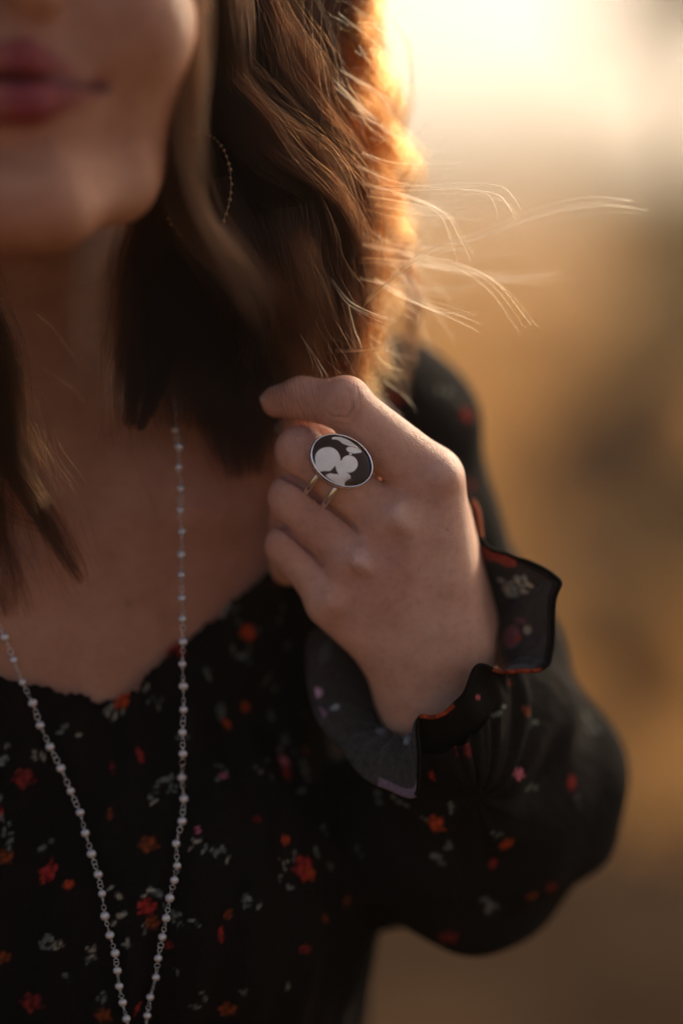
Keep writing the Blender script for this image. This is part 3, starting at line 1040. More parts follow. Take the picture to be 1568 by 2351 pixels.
def paint(V, N, C):
    u, v = proj(V)
    front = N[:, 2] < 0.15
    grain = GRAIN(V.astype(np.float32))
    r = np.random.default_rng(5)

    def frame(cu, cv):
        q = (u - cu) ** 2 + (v - cv) ** 2
        q = np.where(front, q + V[:, 2] * 2.0, 1e9)
        i = int(np.argmin(q))
        if (u[i] - cu) ** 2 + (v[i] - cv) ** 2 > 900: return None
        n = N[i]
        a = np.array([1.0, 0, 0]) - n * n[0]; a /= np.linalg.norm(a)
        b = np.cross(n, a)
        if b[1] > 0: b = -b
        w = V - V[i]
        near = np.nonzero(((w * w).sum(1) < 196) & (N @ n > 0.2))[0]
        w = w[near]
        return near, w @ a, w @ b

    def put(near, mask, col):
        C[near] = C[near] * (1 - mask[:, None]) + col * mask[:, None]

    def blossom(cu, cv, s, st, ang, col):
        f = frame(cu, cv)
        if f is None: return
        near, a, b = f
        s = s * 0.145
        ca, sa = math.cos(ang), math.sin(ang)
        x = a * ca + b * sa; y = (-a * sa + b * ca) / st
        rr = np.hypot(x, y); th = np.arctan2(y, x)
        ph = r.uniform(0, 6)
        edge = s * (0.82 + 0.16 * np.sin(5 * th + ph) + 0.10 * np.sin(9 * th + 2 * ph))
        k = np.clip((edge - rr) / 0.6 + 0.5, 0, 1)
        tone = 0.82 + 0.34 * np.sin(rr / s * 7 + th * 2 + ph) + 0.18 * grain[near]
        put(near, k, col * np.clip(tone, 0.25, 1.5)[:, None])

    def leaf(cu, cv, s, col):
        f = frame(cu, cv)
        if f is None: return
        near, a, b = f
        s = s * 0.145
        for q in range(r.integers(2, 5)):
            ang = r.uniform(0, 3.14); ox, oy = (0, 0) if q == 0 else r.uniform(-1.6, 1.6, 2) * s
            ca, sa = math.cos(ang), math.sin(ang)
            x = (a - ox) * ca + (b - oy) * sa; y = -(a - ox) * sa + (b - oy) * ca
            sz = s * (1 if q == 0 else .7)
            k = np.clip((1 - (x / sz) ** 2 - (y / (sz * 0.46)) ** 2) * 1.4, 0, 1) * 0.9
            put(near, k, col * np.clip(0.85 + 0.25 * grain[near], .4, 1.3)[:, None])

    for x in LEAFS: leaf(x[0], x[1], x[2], x[3] * 0.8)
    for x in BLOSSOM: blossom(*x[:5], x[5] * 0.8)
    # fuller print where the photograph does not look closely
    for _ in range(70):
        cu, cv = r.uniform(-500, 850), r.uniform(1560, 2900)
        if 0 < cu < 1420 and cv < 2351: continue
        blossom(cu, cv, r.uniform(12, 28), r.uniform(.5, 1), r.uniform(0, 3), [OR, RD, DR, RU][r.integers(4)])
        for q in range(3): leaf(cu + r.uniform(-50, 50), cv + r.uniform(-50, 50), r.uniform(8, 13), TE)


def build_blouse():
    xs = axis(-185, 175, -120, 105, 0.85, 2.2)
    ys = axis(-270, 75, -172, -10, 0.85, 1.8)
    zs = axis(-20, 225, -20, 70, 0.9, 2.6)
    V, F = net(blouse_sdf_c, xs, ys, zs)
    u, v = proj(V)
    f = poly_sd(u, v, NECK)
    # open the neck
    keep = (f[F] > 0).any(1)
    # open the cuff
    g = (V - CUFF_Q) @ CUFF_A
    near = np.linalg.norm(V - CUFF_Q, axis=1) < 44
    cut = near & (g > 0)
    keep &= ~cut[F].all(1)
    # nothing seen below the hips
    keep &= ~(V[F][:, :, 1] < -268).all(1)
    F = F[keep]
    used = np.unique(F)
    # pull the ragged rim of the cut onto the neckline
    rim = used[f[used] < 0]
    for _ in range(3):
        uu, vv = proj(V[rim]); e = 1.0
        f0 = poly_sd(uu, vv, NECK); fx = (poly_sd(uu + e, vv, NECK) - f0); fy = (poly_sd(uu, vv + e, NECK) - f0)
        gl = np.maximum(fx * fx + fy * fy, .2)
        s = K * (DIST + V[rim, 2]) / DIST
        V[rim, 0] -= f0 * fx / gl * s; V[rim, 1] += f0 * fy / gl * s
    rim2 = used[cut[used]]
    V[rim2] -= g[rim2][:, None] * CUFF_A
    mp = np.full(len(V), -1); mp[used] = np.arange(len(used))
    V = V[used]; F = mp[F]
    N = normals_np(V, F)
    C = np.tile(BLACK, (len(V), 1))
    if (N[:, 2] * (V[:, 2] - 110)).mean() < 0: N = -N
    paint(V, N, C)
    o = mesh_np('blouse', to_world(V), F, MAT_CLOTH, ROOT)
    vcol(o, 'print', C)
    md = o.modifiers.new('cloth thickness', 'SOLIDIFY'); md.thickness = 0.0009; md.offset = 0
    return o


BLOUSE = build_blouse()

# ------------------------------------------------------------------ flared ruffle at the cuff
HEM = [(962, 1652, -2), (1010, 1643, -9), (1060, 1600, -11), (1098, 1530, -8), (1150, 1542, -4), (1240, 1536, 0), (1266, 1495, 3), (1271, 1380, 3), (1284, 1336, 4), (1238, 1302, 8), (1180, 1278, 12), (1112, 1250, 18),
       (1096, 1170, 28), (1060, 1150, 40), (960, 1260, 50), (860, 1370, 50), (770, 1440, 42), (718, 1452, 32), (706, 1512, 26), (713, 1590, 21), (734, 1655, 16), (788, 1722, 10), (835, 1780, 2), (900, 1813, -3), (955, 1824, -7), (962, 1740, -7)]
INNER = [(957, 1735, 11), (1010, 1745, 11), (1092, 1708, 11), (1148, 1640, 13), (1165, 1590, 18), (1160, 1545, 22), (1150, 1510, 27), (1142, 1480, 33), (1130, 1450, 39), (1115, 1430, 43), (1098, 1420, 46), (1080, 1415, 49),
         (1060, 1415, 50), (1030, 1425, 52), (990, 1445, 53), (950, 1475, 53), (910, 1515, 49), (880, 1565, 42), (866, 1605, 35), (862, 1645, 29), (872, 1665, 24), (886, 1680, 21), (900, 1690, 12), (918, 1692, 8), (936, 1690, 6), (946, 1695, 6)]


def build_ruffle():
    nt_, nr = 520, 46
    H = catmull(Ps(HEM), nt_, True); I = catmull(Ps(INNER), nt_, True)
    t = np.linspace(0, 1, nr)
    th = np.linspace(0, 2 * np.pi, nt_, endpoint=False)
    cen = CUFF_Q
    out = H - I
    V = I[:, None] + out[:, None] * (t ** 0.85)[None, :, None]
    # bell: the cloth leaves the wrist along the arm and turns outward late
    V = V + CUFF_A[None, None] * (np.sin(np.pi * t) * 3.0)[None, :, None]
    # gathers fading from the elastic to the hem
    gat = np.sin(th * 31 + 1.2 * np.sin(th * 5)) * 0.8 + np.sin(th * 17 + 2) * 0.7
    V = V + CUFF_A[None, None] * (gat[:, None] * ((1 - t) ** 1.3 * 0.9 + 0.18)[None, :] + (np.sin(th * 7 + 1) + .8 * np.sin(th * 11))[:, None] * (0.9 * t * (1 - t) * 2)[None, :])[:, :, None]
    V = V.reshape(-1, 3)
    i, j = np.meshgrid(np.arange(nt_), np.arange(nr - 1), indexing='ij')
    a = (i * nr + j).ravel(); b = (((i + 1) % nt_) * nr + j).ravel()
    F = np.stack([a, b, b + 1, a + 1], 1)
    N = normals_np(V, F)
    if ((V - cen) * N).sum(1).mean() < 0: N = -N
    u, v = proj(V)
    tt = np.tile(t, nt_)
    ti = np.repeat(th / (2 * np.pi) * 26, nr)
    grain = GRAIN(V.astype(np.float32))
    LIN = np.tile(np.array([0.043, 0.037, 0.032]), (len(V), 1)) * (1 + 0.16 * grain[:, None])
    hem = tt > 0.90
    right = (u > 1000)
    LIN[hem & right] = BLACK
    def spot(C, cu, cv, ru, rv, ang, col, only=None):
        ca, sa = math.cos(ang), math.sin(ang)
        x = ((u - cu) * ca + (v - cv) * sa) / ru; y = (-(u - cu) * sa + (v - cv) * ca) / rv
        k = np.clip((1 - x * x - y * y) * 2.0, 0, 1)
        if only is not None: k = k * only
        C[:] = C * (1 - k[:, None]) + (np.array(col) * (1 + 0.15 * grain[:, None])) * k[:, None]
    nh = ~hem
    for q, (cu, cv, a_) in enumerate([(1152, 1332, .5), (1164, 1350, .3), (1172, 1338, -.6), (1182, 1352, 1.2), (1190, 1335, .9), (1200, 1345, -.3), (1206, 1328, 1.3), (1216, 1342, .5), (1183, 1365, .1), (1168, 1362, .8), (1205, 1358, .3), (1190, 1325, .2)]):
        spot(LIN, cu, cv, 12.5, 5.5, a_, [(.42, .45, .37), (.60, .52, .37), (.30, .36, .31)][q % 3], nh)
    spot(LIN, 1176, 1462, 22, 30, .2, (.32, .10, .12), nh)
    spot(LIN, 1188, 1468, 14, 7, -.5, (.50, .09, .03), nh)
    spot(LIN, 1212, 1446, 11, 12, 0, (.42, .37, .25), nh)
    spot(LIN, 1195, 1425, 16, 9, .2, (.20, .075, .075), nh)
    spot(LIN, 727, 1591, 15, 14, 0, (.42, .24, .30), nh)
    spot(LIN, 732, 1636, 20, 14, .3, (.17, .09, .13), nh)
    spot(LIN, 768, 1625, 12, 7, -.5, (.30, .32, .31), nh)
    spot(LIN, 872, 1680, 13, 9, .3, (.15, .16, .16), nh)
    spot(LIN, 880, 1668, 9, 12, .3, (.14, .15, .15), nh)
    spot(LIN, 935, 1700, 8, 14, .2, (.2, .24, .22), nh)
    spot(LIN, 745, 1500, 16, 30, .3, (.085, .085, .085), nh)
    k = ((tt > .76) & (u > 1108) & (u < 1186) & (v < 1300) & (v > 1240))
    LIN[k] = np.array([0.36, 0.06, 0.04]) * (1 + 0.35 * grain[k][:, None])
    k = (hem & (v > 1786) & (u > 868) & (u < 958))
    LIN[k] = np.array([0.16, 0.105, 0.125])
    OUT = np.tile(BLACK, (len(V), 1))
    def flower(cu, cv, r_, col):
        spot(OUT, cu, cv, r_, r_ * .7, .3, col)
    k = (hem & (u > 968) & (u < 1042) & (v > 1610) & (v < 1665)); OUT[k] = np.array([.34, .055, .02]) * (1 + .4 * grain[k][:, None])
    k = ((tt > .8) & (u > 1130) & (u < 1244) & (v > 1520)); OUT[k] = np.array([.20, .035, .015]) * (1 + .5 * grain[k][:, None])
    k = (hem & (v > 1120) & (v < 1235) & (u > 1085) & (u < 1130)); OUT[k] = (.30, .10, .05)
    flower(1095, 1600, 7, PK)
    o = mesh_np('cuff_lining', to_world(V + N * -0.35), F, MAT_LINING, None); vcol(o, 'print', LIN); o.parent = BLOUSE; o.location = (0, 0, 0)
    o.matrix_parent_inverse = BLOUSE.matrix_basis.inverted() @ __import__('mathutils').Matrix.Identity(4)
    o2 = mesh_np('cuff_ruffle', to_world(V + N * 0.35), F, MAT_CLOTH, None); vcol(o2, 'print', OUT); o2.parent = BLOUSE
    for q in (o, o2):
        q.matrix_parent_inverse.identity(); q.location = Vector((0, 0, 0))
        q.data.transform(__import__('mathutils').Matrix.Identity(4))
        q.location = -(BLOUSE.location + ROOT.location)
    # narrow rolled hem closing the two layers
    ring = V.reshape(nt_, nr, 3)[:, -1]
    tv, tf = tube(ring, 0.75, 6, closed=True)
    h = mesh_np('cuff_hem', to_world(tv), tf, MAT_CLOTH, None)
    cc = np.repeat(np.where((ring[:, :1] < P(1000, 1500, 10)[0]) & (ring[:, 1:2] < P(0, 1440, 10)[1]) & (ring[:, :1] < P(952, 1700, 0)[0]), LIN.reshape(nt_, nr, 3)[:, -1], OUT.reshape(nt_, nr, 3)[:, -1]), 6, 0); vcol(h, 'print', cc)
    h.parent = BLOUSE; h.location = -(BLOUSE.location + ROOT.location)


build_ruffle()


def neck_hem():
    """narrow rolled edge round the open neck"""
    i0 = 4; i1 = 25
    c = catmull(NECK[i0:i1 + 1], 320)
    d = np.full(len(c), -60.0)
    for _ in range(70):
        s = K * (DIST + d) / DIST
        X = np.stack([(c[:, 0] - 784) * s, -(c[:, 1] - 1175.5) * s, d], 1).astype(np.float32)
        d = d + np.clip(blouse_sdf(X) * 0.7, -3, 10)
    pts = np.array([P(a, b, e - 0.15) for (a, b), e in zip(c, d)])
    pts[:, 1] += 0.35 * np.sin(np.arange(len(c)) * 0.55)
    tv, tf = tube(pts, 0.62, 7)
    h = mesh_np('neckline_hem', to_world(tv), tf, MAT_CLOTH, None)
    C = np.tile(BLACK, (len(tv), 1))
    u, v = proj(tv)
    C[(u > 268) & (u < 300)] = OR * .7
    C[(u > 388) & (u < 415)] = RD * .8
    C[(u > 508) & (u < 530)] = TE * .8
    vcol(h, 'print', C)
    h.parent = BLOUSE; h.location = -(BLOUSE.location + ROOT.location)


neck_hem()

# ------------------------------------------------------------------ hair
class Hair:
    def __init__(self):
        self.pts, self.rad, self.size = [], [], []

    def lock(self, ctrl, n, spread=1.0, wave=(0, 300), clumps=8, clump=0.5, r=0.075, npt=30, shorten=0.25, frizz=2.0, seed=0, taper=0.5):
        """ctrl rows: u, v, depth, half width (reading units), half thickness (mm)"""
        g = np.random.default_rng(seed + 100)
        c = catmull(np.array(ctrl, float), 60)
        s = K * (DIST + c[:, 2]) / DIST
        xyz = np.stack([(c[:, 0] - 784) * s, -(c[:, 1] - 1175.5) * s, c[:, 2]], 1)
        wid = c[:, 3] * s; thk = c[:, 4]
        tan = np.gradient(xyz, axis=0); tan /= np.linalg.norm(tan, axis=1)[:, None]
        side = np.cross(tan, [0, 0, 1.0]); side /= np.linalg.norm(side, axis=1)[:, None] + 1e-9
        up = np.cross(side, tan)
        seg = np.concatenate([[0], np.cumsum(np.linalg.norm(np.diff(xyz, axis=0), axis=1))])
        cl = g.normal(0, 0.5, (clumps, 2))
        tt = np.linspace(0, 59, npt)
        i0 = np.minimum(tt.astype(int), 58)
        for k in range(n):
            ab = g.normal(0, 0.5, 2) * spread
            q = cl[np.argmin(((cl - ab) ** 2).sum(1))]
            end = 1 - shorten * g.uniform(0, 1) ** 1.15
            t = tt * end; i = np.minimum(t.astype(int), 58); f = (t - i)[:, None]
            lerp = lambda A: (A[i] * (1 - f.reshape((-1,) + (1,) * (A.ndim - 1))) + A[i + 1] * f.reshape((-1,) + (1,) * (A.ndim - 1)))
            x = lerp(xyz); sd_ = lerp(side); u_ = lerp(up); w = lerp(wid); h = lerp(thk); L = lerp(seg)
            fr = t / 59
            cf = clump * fr ** 0.8
            a = ab[0] * (1 - cf) + q[0] * cf; b = ab[1] * (1 - cf) + q[1] * cf
            ph = g.uniform(0, 6.28, 4)
            cph = (q[0] * 5.0, q[1] * 5.0)
            wv = wave[0] * s.mean() * np.sin(L / (wave[1] * K) * 2 * np.pi + cph[0] + 0.35 * ph[0]) * np.minimum(1, fr * 2 + .25)
            wz = wave[0] * s.mean() * 0.7 * np.sin(L / (wave[1] * K) * 2 * np.pi + 1.6 + cph[1] + 0.35 * ph[1]) * np.minimum(1, fr * 2 + .25)
            fz = frizz * (np.sin(L / 19 + ph[2]) * .5 + np.sin(L / 8.3 + ph[3]) * .22) * np.minimum(1, .3 + fr) * 0.4
            p = x + sd_ * (a * w + wv + fz)[:, None] + u_ * (b * h + wz + fz * g.uniform(-1, 1))[:, None]
            self.pts.append(p); self.size.append(npt)
            rr = r * g.uniform(0.7, 1.2)
            self.rad.append(rr * (1 - taper * fr ** 3))

    def strand(self, rows, r=0.05, n=24):
        c = catmull(np.array([x[:3] for x in rows], float), n)
        s = K * (DIST + c[:, 2]) / DIST
        self.pts.append(np.stack([(c[:, 0] - 784) * s, -(c[:, 1] - 1175.5) * s, c[:, 2]], 1))
        self.size.append(n); self.rad.append(np.linspace(r, r * .55, n))

    def build(self, name, mat):
        hc = bpy.data.hair_curves.new(name)
        hc.add_curves(self.size)
        p = to_world(np.concatenate(self.pts)).astype(np.float32)
        hc.attributes['position'].data.foreach_set('vector', (p - np.array(ROOT.location, np.float32)).ravel())
        ra = hc.attributes.get('radius') or hc.attributes.new('radius', 'FLOAT', 'POINT')
        ra.data.foreach_set('value', (np.concatenate(self.rad) / 1000).astype(np.float32))
        hc.materials.append(mat)
        o = bpy.data.objects.new(name, hc)
        COL.objects.link(o)
        o.parent = ROOT
        return o


hair = Hair()
mid = Hair()
edge = Hair()
# dark mass behind the jaw, from the crown down past the collar
hair.lock([(330, -900, 10, 130, 18), (520, -560, 20, 150, 20), (600, -200, 28, 140, 22), (590, 150, 30, 140, 24), (590, 480, 32, 150, 24), (620, 780, 34, 150, 20), (650, 1010, 34, 140, 14)], 4200, 1.0, (10, 520), 40, .25, .07, 34, .25, 5.0, 1)
hair.lock([(420, -800, 40, 120, 24), (620, -450, 60, 110, 26), (670, -100, 62, 90, 26), (650, 250, 60, 80, 26), (690, 560, 55, 90, 24), (715, 830, 50, 90, 20), (740, 1010, 46, 80, 14)], 2000, 1.0, (12, 460), 34, .3, .07, 34, .25, 5.0, 2)
# beside the neck, tips on the collar bone
hair.lock([(390, -300, 20, 60, 14), (425, 120, 26, 62, 14), (420, 400, 30, 74, 14), (365, 640, 26, 92, 14), (325, 800, 18, 62, 10), (306, 900, 12, 38, 7), (300, 985, 8, 18, 4)], 1900, 1.0, (8, 560), 24, .4, .05, 36, .5, 6.0, 3)
hair.lock([(430, 100, 22, 80, 14), (440, 420, 26, 100, 14), (430, 650, 24, 125, 14), (425, 830, 18, 120, 11), (430, 985, 12, 80, 7)], 3000, 1.0, (7, 500), 36, .3, .05, 34, .5, 7.0, 4)
hair.lock([(400, 560, 18, 40, 8), (388, 760, 14, 34, 7), (360, 880, 8, 22, 4), (322, 990, 4, 8, 3)], 500, 1.0, (4, 420), 6, .4, .055, 28, .3, 3.0, 53)
hair.lock([(520, 200, 25, 80, 14), (530, 520, 24, 100, 14), (540, 780, 26, 100, 10), (540, 930, 26, 90, 7), (560, 1100, 22, 50, 5)], 3000, 1.0, (8, 480), 36, .35, .05, 34, .5, 7.0, 5)
# over the ear
hair.lock([(330, -900, -10, 80, 12), (440, -450, -34, 70, 12), (490, 0, -20, 70, 10), (500, 200, -4, 75, 9), (530, 420, 12, 80, 9), (560, 640, 14, 80, 9)], 2400, 1.0, (6, 520), 24, .3, .07, 32, .3, 4.0, 50)
hair.lock([(420, -60, 5, 40, 14), (425, 250, 10, 44, 14), (415, 470, 18, 60, 14), (380, 640, 20, 80, 14)], 1800, 1.0, (5, 520), 16, .35, .07, 26, .3, 4.0, 51)
# front lock crossing before the earring, softly lit
mid.lock([(395, -450, -60, 50, 9), (432, -150, -58, 48, 9), (426, 120, -52, 44, 9), (414, 340, -46, 44, 8), (446, 500, -38, 46, 8), (530, 620, -28, 44, 8), (592, 740, -10, 40, 8), (600, 880, 24, 30, 6), (585, 1050, 26, 22, 5)], 420, 1.0, (8, 520), 18, .25, .05, 40, .4, 6.0, 6)
hair.lock([(395, -450, -60, 50, 9), (432, -150, -58, 48, 9), (426, 120, -52, 44, 9), (414, 340, -46, 44, 8), (446, 500, -38, 46, 8), (530, 620, -28, 44, 8), (592, 740, -10, 40, 8), (600, 880, 24, 30, 6), (585, 1050, 26, 22, 5)], 900, 1.0, (8, 520), 18, .25, .05, 40, .4, 6.0, 6)
hair.lock([(340, -500, -56, 40, 8), (392, -200, -52, 36, 8), (408, 60, -44, 30, 7), (408, 260, -30, 30, 7), (400, 420, -6, 34, 7), (380, 600, 10, 40, 7)], 700, 1.0, (6, 520), 14, .3, .055, 34, .3, 4.0, 48)
# broad waves fanning back to the right
mid.lock([(470, 40, -14, 56, 8), (520, 190, -10, 60, 8), (620, 330, -4, 80, 9), (720, 430, 2, 80, 9), (785, 540, 10, 64, 9), (800, 660, 16, 54, 9), (790, 780, 20, 50, 8), (775, 930, 22, 44, 7)], 2000, 1.0, (14, 330), 40, .3, .05, 40, .4, 7.0, 7)
mid.lock([(540, -200, 0, 60, 8), (610, 60, 4, 70, 9), (690, 230, 8, 70, 9), (765, 350, 14, 56, 10), (800, 480, 18, 44, 10), (800, 640, 18, 40, 9), (790, 860, 22, 36, 7)], 1700, 1.0, (14, 300), 36, .35, .05, 40, .45, 7.0, 8)
mid.lock([(480, 420, -6, 50, 7), (540, 560, -4, 60, 7), (600, 690, 0, 64, 8), (650, 800, 14, 60, 7), (690, 930, 28, 60, 6)], 900, 1.0, (10, 340), 26, .3, .045, 34, .5, 7.0, 18)
# the sunlit right edge
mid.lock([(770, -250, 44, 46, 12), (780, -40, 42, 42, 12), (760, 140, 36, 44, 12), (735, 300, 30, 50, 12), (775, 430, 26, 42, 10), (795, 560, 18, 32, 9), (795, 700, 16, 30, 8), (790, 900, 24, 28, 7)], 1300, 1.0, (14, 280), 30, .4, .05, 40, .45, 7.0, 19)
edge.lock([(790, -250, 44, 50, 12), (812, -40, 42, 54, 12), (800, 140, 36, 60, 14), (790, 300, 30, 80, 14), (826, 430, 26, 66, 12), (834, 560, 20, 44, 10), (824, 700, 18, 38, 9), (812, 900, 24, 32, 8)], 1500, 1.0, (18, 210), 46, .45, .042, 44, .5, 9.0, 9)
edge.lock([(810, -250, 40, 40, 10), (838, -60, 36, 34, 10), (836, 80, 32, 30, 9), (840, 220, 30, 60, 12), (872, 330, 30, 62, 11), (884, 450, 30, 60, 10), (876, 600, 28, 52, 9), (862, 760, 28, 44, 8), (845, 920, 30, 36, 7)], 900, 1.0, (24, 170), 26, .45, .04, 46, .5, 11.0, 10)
# curls loosened by the wind
for q, rows in enumerate([
        [(820, 60, 34, 20, 6), (880, 150, 34, 20, 6), (914, 230, 34, 16, 5), (900, 310, 34, 18, 5), (860, 380, 34, 24, 6), (850, 470, 34, 24, 6)],
        [(815, 250, 30, 24, 6), (870, 290, 30, 22, 6), (902, 340, 32, 18, 5), (880, 420, 32, 22, 5), (842, 480, 30, 26, 6), (838, 600, 28, 26, 6)],
        [(830, 420, 28, 24, 6), (870, 500, 30, 22, 5), (905, 560, 32, 18, 5), (940, 630, 34, 14, 5), (950, 700, 34, 14, 4), (936, 800, 36, 14, 4), (926, 920, 38, 14, 4)],
        [(845, 470, 30, 14, 5), (890, 520, 32, 11, 4), (928, 590, 36, 9, 3), (946, 680, 38, 8, 3), (940, 780, 40, 8, 3), (925, 900, 40, 9, 3)],
        [(825, 600, 26, 26, 6), (850, 690, 28, 26, 6), (862, 780, 30, 26, 5), (885, 900, 34, 24, 5)],
        [(815, 640, 24, 26, 6), (835, 740, 26, 26, 5), (836, 850, 30, 24, 5), (840, 950, 32, 22, 4)]]):
    (mid if q in (2, 3) else edge).lock(rows, [60, 80, 90, 70, 80, 90][q], 1.0, (9, 150), 14, .3, .045, 40, .45, 8.0, 20 + q)
edge.lock([(850, -40, 30, 7, 3), (900, 40, 30, 6, 3), (938, 110, 30, 5, 2), (948, 190, 30, 5, 2), (930, 260, 30, 5, 2), (905, 320, 30, 5, 2)], 12, 1.0, (3, 200), 4, .3, .04, 34, .3, 3.0, 31)
edge.lock([(880, 300, 30, 8, 3), (930, 330, 30, 6, 3), (968, 380, 30, 5, 2), (978, 430, 30, 5, 2), (972, 480, 30, 5, 2)], 12, 1.0, (3, 200), 4, .3, .04, 30, .3, 3.0, 32)
# thin ends straying below the locks
for rows, n_ in (([(420, 640, 10, 90, 8), (410, 860, 6, 130, 7), (395, 1030, 4, 120, 4)], 150), ([(540, 700, 12, 70, 8), (560, 930, 14, 90, 6), (600, 1110, 14, 80, 5)], 150),
                 ([(330, 700, 10, 60, 8), (300, 880, 6, 60, 5), (290, 1040, 2, 60, 3)], 90), ([(0, 850, -6, 60, 6), (70, 1100, 2, 80, 5), (190, 1380, 10, 80, 3)], 150),
                 ([(760, 600, 8, 70, 8), (770, 780, 10, 80, 8), (780, 960, 22, 80, 8)], 220), ([(650, 480, -6, 90, 8), (690, 680, -4, 100, 8), (720, 880, 14, 100, 8)], 220)):
    mid.lock(rows, n_, 1.1, (9, 260), 60, .2, .035, 34, .7, 9.0, 60 + n_ + int(rows[0][0]))
# left side of the neck
hair.lock([(-240, -300, -40, 60, 12), (-200, 200, -30, 60, 12), (-120, 560, -26, 56, 12), (-20, 780, -16, 46, 9), (10, 930, -8, 40, 8), (40, 1060, -2, 36, 6), (100, 1180, 4, 26, 5), (190, 1340, 8, 12, 4)], 1100, 1.0, (8, 520), 22, .4, .055, 38, .5, 5.0, 40)
hair.lock([(-260, 100, -36, 60, 12), (-120, 620, -20, 60, 10), (-50, 860, -6, 54, 8), (-30, 1060, 2, 50, 6), (0, 1240, 8, 44, 5), (40, 1420, 10, 40, 4)], 800, 1.0, (10, 460), 24, .25, .045, 36, .6, 7.0, 41)
hair.lock([(-240, 100, -30, 40, 8), (-220, 620, -14, 40, 7), (-160, 950, -2, 40, 5), (-60, 1120, 4, 30, 4), (40, 1185, 6, 24, 3), (120, 1215, 8, 20, 3)], 160, 1.0, (3, 300), 12, .3, .04, 26, .5, 5.0, 42)
hair.lock([(540, -500, 110, 120, 18), (595, -100, 118, 140, 18), (595, 200, 124, 150, 18), (575, 480, 126, 130, 16), (550, 760, 120, 90, 12)], 2800, 1.0, (8, 480), 24, .3, .085, 30, .3, 4.0, 47)  # lock added behind on the right to block sun from the neck
# far side and the back of the head
hair.lock([(-60, -1010, 20, 220, 40), (-260, -500, 60, 120, 40), (-330, 0, 70, 110, 36), (-320, 500, 60, 110, 30), (-260, 900, 40, 110, 20)], 1400, 1.0, (10, 500), 14, .4, .09, 28, .2, 2.5, 43)
hair.lock([(60, -1010, 60, 260, 50), (260, -700, 130, 240, 40), (350, -200, 150, 220, 30), (385, 300, 140, 220, 26), (390, 760, 150, 210, 22), (400, 1050, 165, 200, 20), (420, 1350, 190, 200, 16)], 3600, 1.0, (10, 500), 18, .3, .1, 28, .2, 2.5, 44)
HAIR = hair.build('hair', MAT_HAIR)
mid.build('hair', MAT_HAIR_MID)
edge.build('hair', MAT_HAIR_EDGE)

# single hairs blown out to the right and over the neck
wisp = Hair()
for rows in [
        [(835, 700, -4), (980, 580, -16), (1100, 545, -26), (1250, 492, -30), (1380, 470, -30), (1490, 484, -28)],
        [(838, 690, -6), (980, 585, -17), (1100, 548, -26), (1250, 495, -31), (1380, 473, -31), (1450, 476, -28)],
        [(820, 600, 4), (940, 606, 14), (1060, 622, 22), (1180, 640, 26), (1280, 624, 28)],
        [(820, 592, 4), (930, 600, 12), (1040, 618, 18), (1150, 634, 22), (1275, 628, 24)],
        [(830, 560, 0), (950, 590, 14), (1060, 610, 22), (1120, 590, 26), (1190, 575, 28)],
        [(825, 640, 2), (940, 660, 14), (1040, 668, 20), (1140, 650, 24), (1255, 655, 26)],
        [(800, 260, 4), (860, 285, 6), (930, 330, 8), (1010, 352, 10)],
        [(830, 350, 2), (900, 372, 4), (980, 376, 6), (1062, 372, 6)],
        [(820, 380, 2), (900, 415, 4), (1000, 430, 5), (1100, 426, 6)],
        [(830, 420, 2), (930, 448, 4), (1010, 470, 5), (1110, 442, 6), (1166, 432, 6)],
        [(840, 450, 2), (940, 466, 4), (1000, 478, 5), (1050, 458, 6)],
        [(860, 430, 0), (950, 436, -2), (1060, 434, -4), (1140, 446, -4), (1170, 478, -4), (1184, 510, -4)],
        [(860, 470, 6), (960, 490, 10), (1030, 500, 12), (1110, 505, 14)],
        [(850, 440, 2), (940, 455, 2), (1020, 490, 2), (1055, 545, 2), (1080, 598, 2)],
        [(860, 640, 2), (960, 690, 2), (1030, 715, 2), (1102, 743, 2)],
        [(880, 660, 2), (960, 700, 2), (1020, 718, 2), (1075, 716, 2)],
        [(760, 640, -2), (800, 690, -2), (850, 716, -2), (905, 734, -2)],
        [(770, 806, -2), (820, 806, -2), (870, 800, -2), (908, 790, -2)],
        [(800, 700, -2), (815, 760, -2), (830, 800, -2), (820, 850, -2)],
        [(690, 770, -8), (715, 810, -9), (735, 850, -11), (742, 870, -12)],
        [(850, 560, 4), (960, 585, 4), (1070, 610, 4), (1150, 660, 4), (1218, 746, 4)],
        [(840, 520, 10), (900, 560, 12), (980, 570, 16), (1090, 575, 18)],
        [(835, 480, 6), (920, 500, 8), (1000, 505, 8), (1060, 492, 8)],
        [(780, 160, 6), (840, 200, 8), (890, 240, 8), (900, 300, 8)],
        [(700, -60, 10), (760, 60, 10), (800, 190, 8), (850, 260, 6), (870, 276, 6)],
        [(770, 200, 4), (820, 240, 4), (850, 275, 4), (880, 290, 4)], [(765, 180, 4), (810, 225, 4), (850, 262, 4), (868, 275, 4)]]:
    wisp.strand(rows, 0.045)
    for q_ in range(3):
        ja_, jb_, jc_ = rng.uniform(-9, 9), rng.uniform(-7, 7), rng.uniform(-2, 2)
        wisp.strand([(a_ + i_ * ja_, b_ + q_ * 4 - 4 + i_ * jb_, c_ + i_ * jc_) for i_, (a_, b_, c_) in enumerate(rows)], 0.028)
g = np.random.default_rng(99)
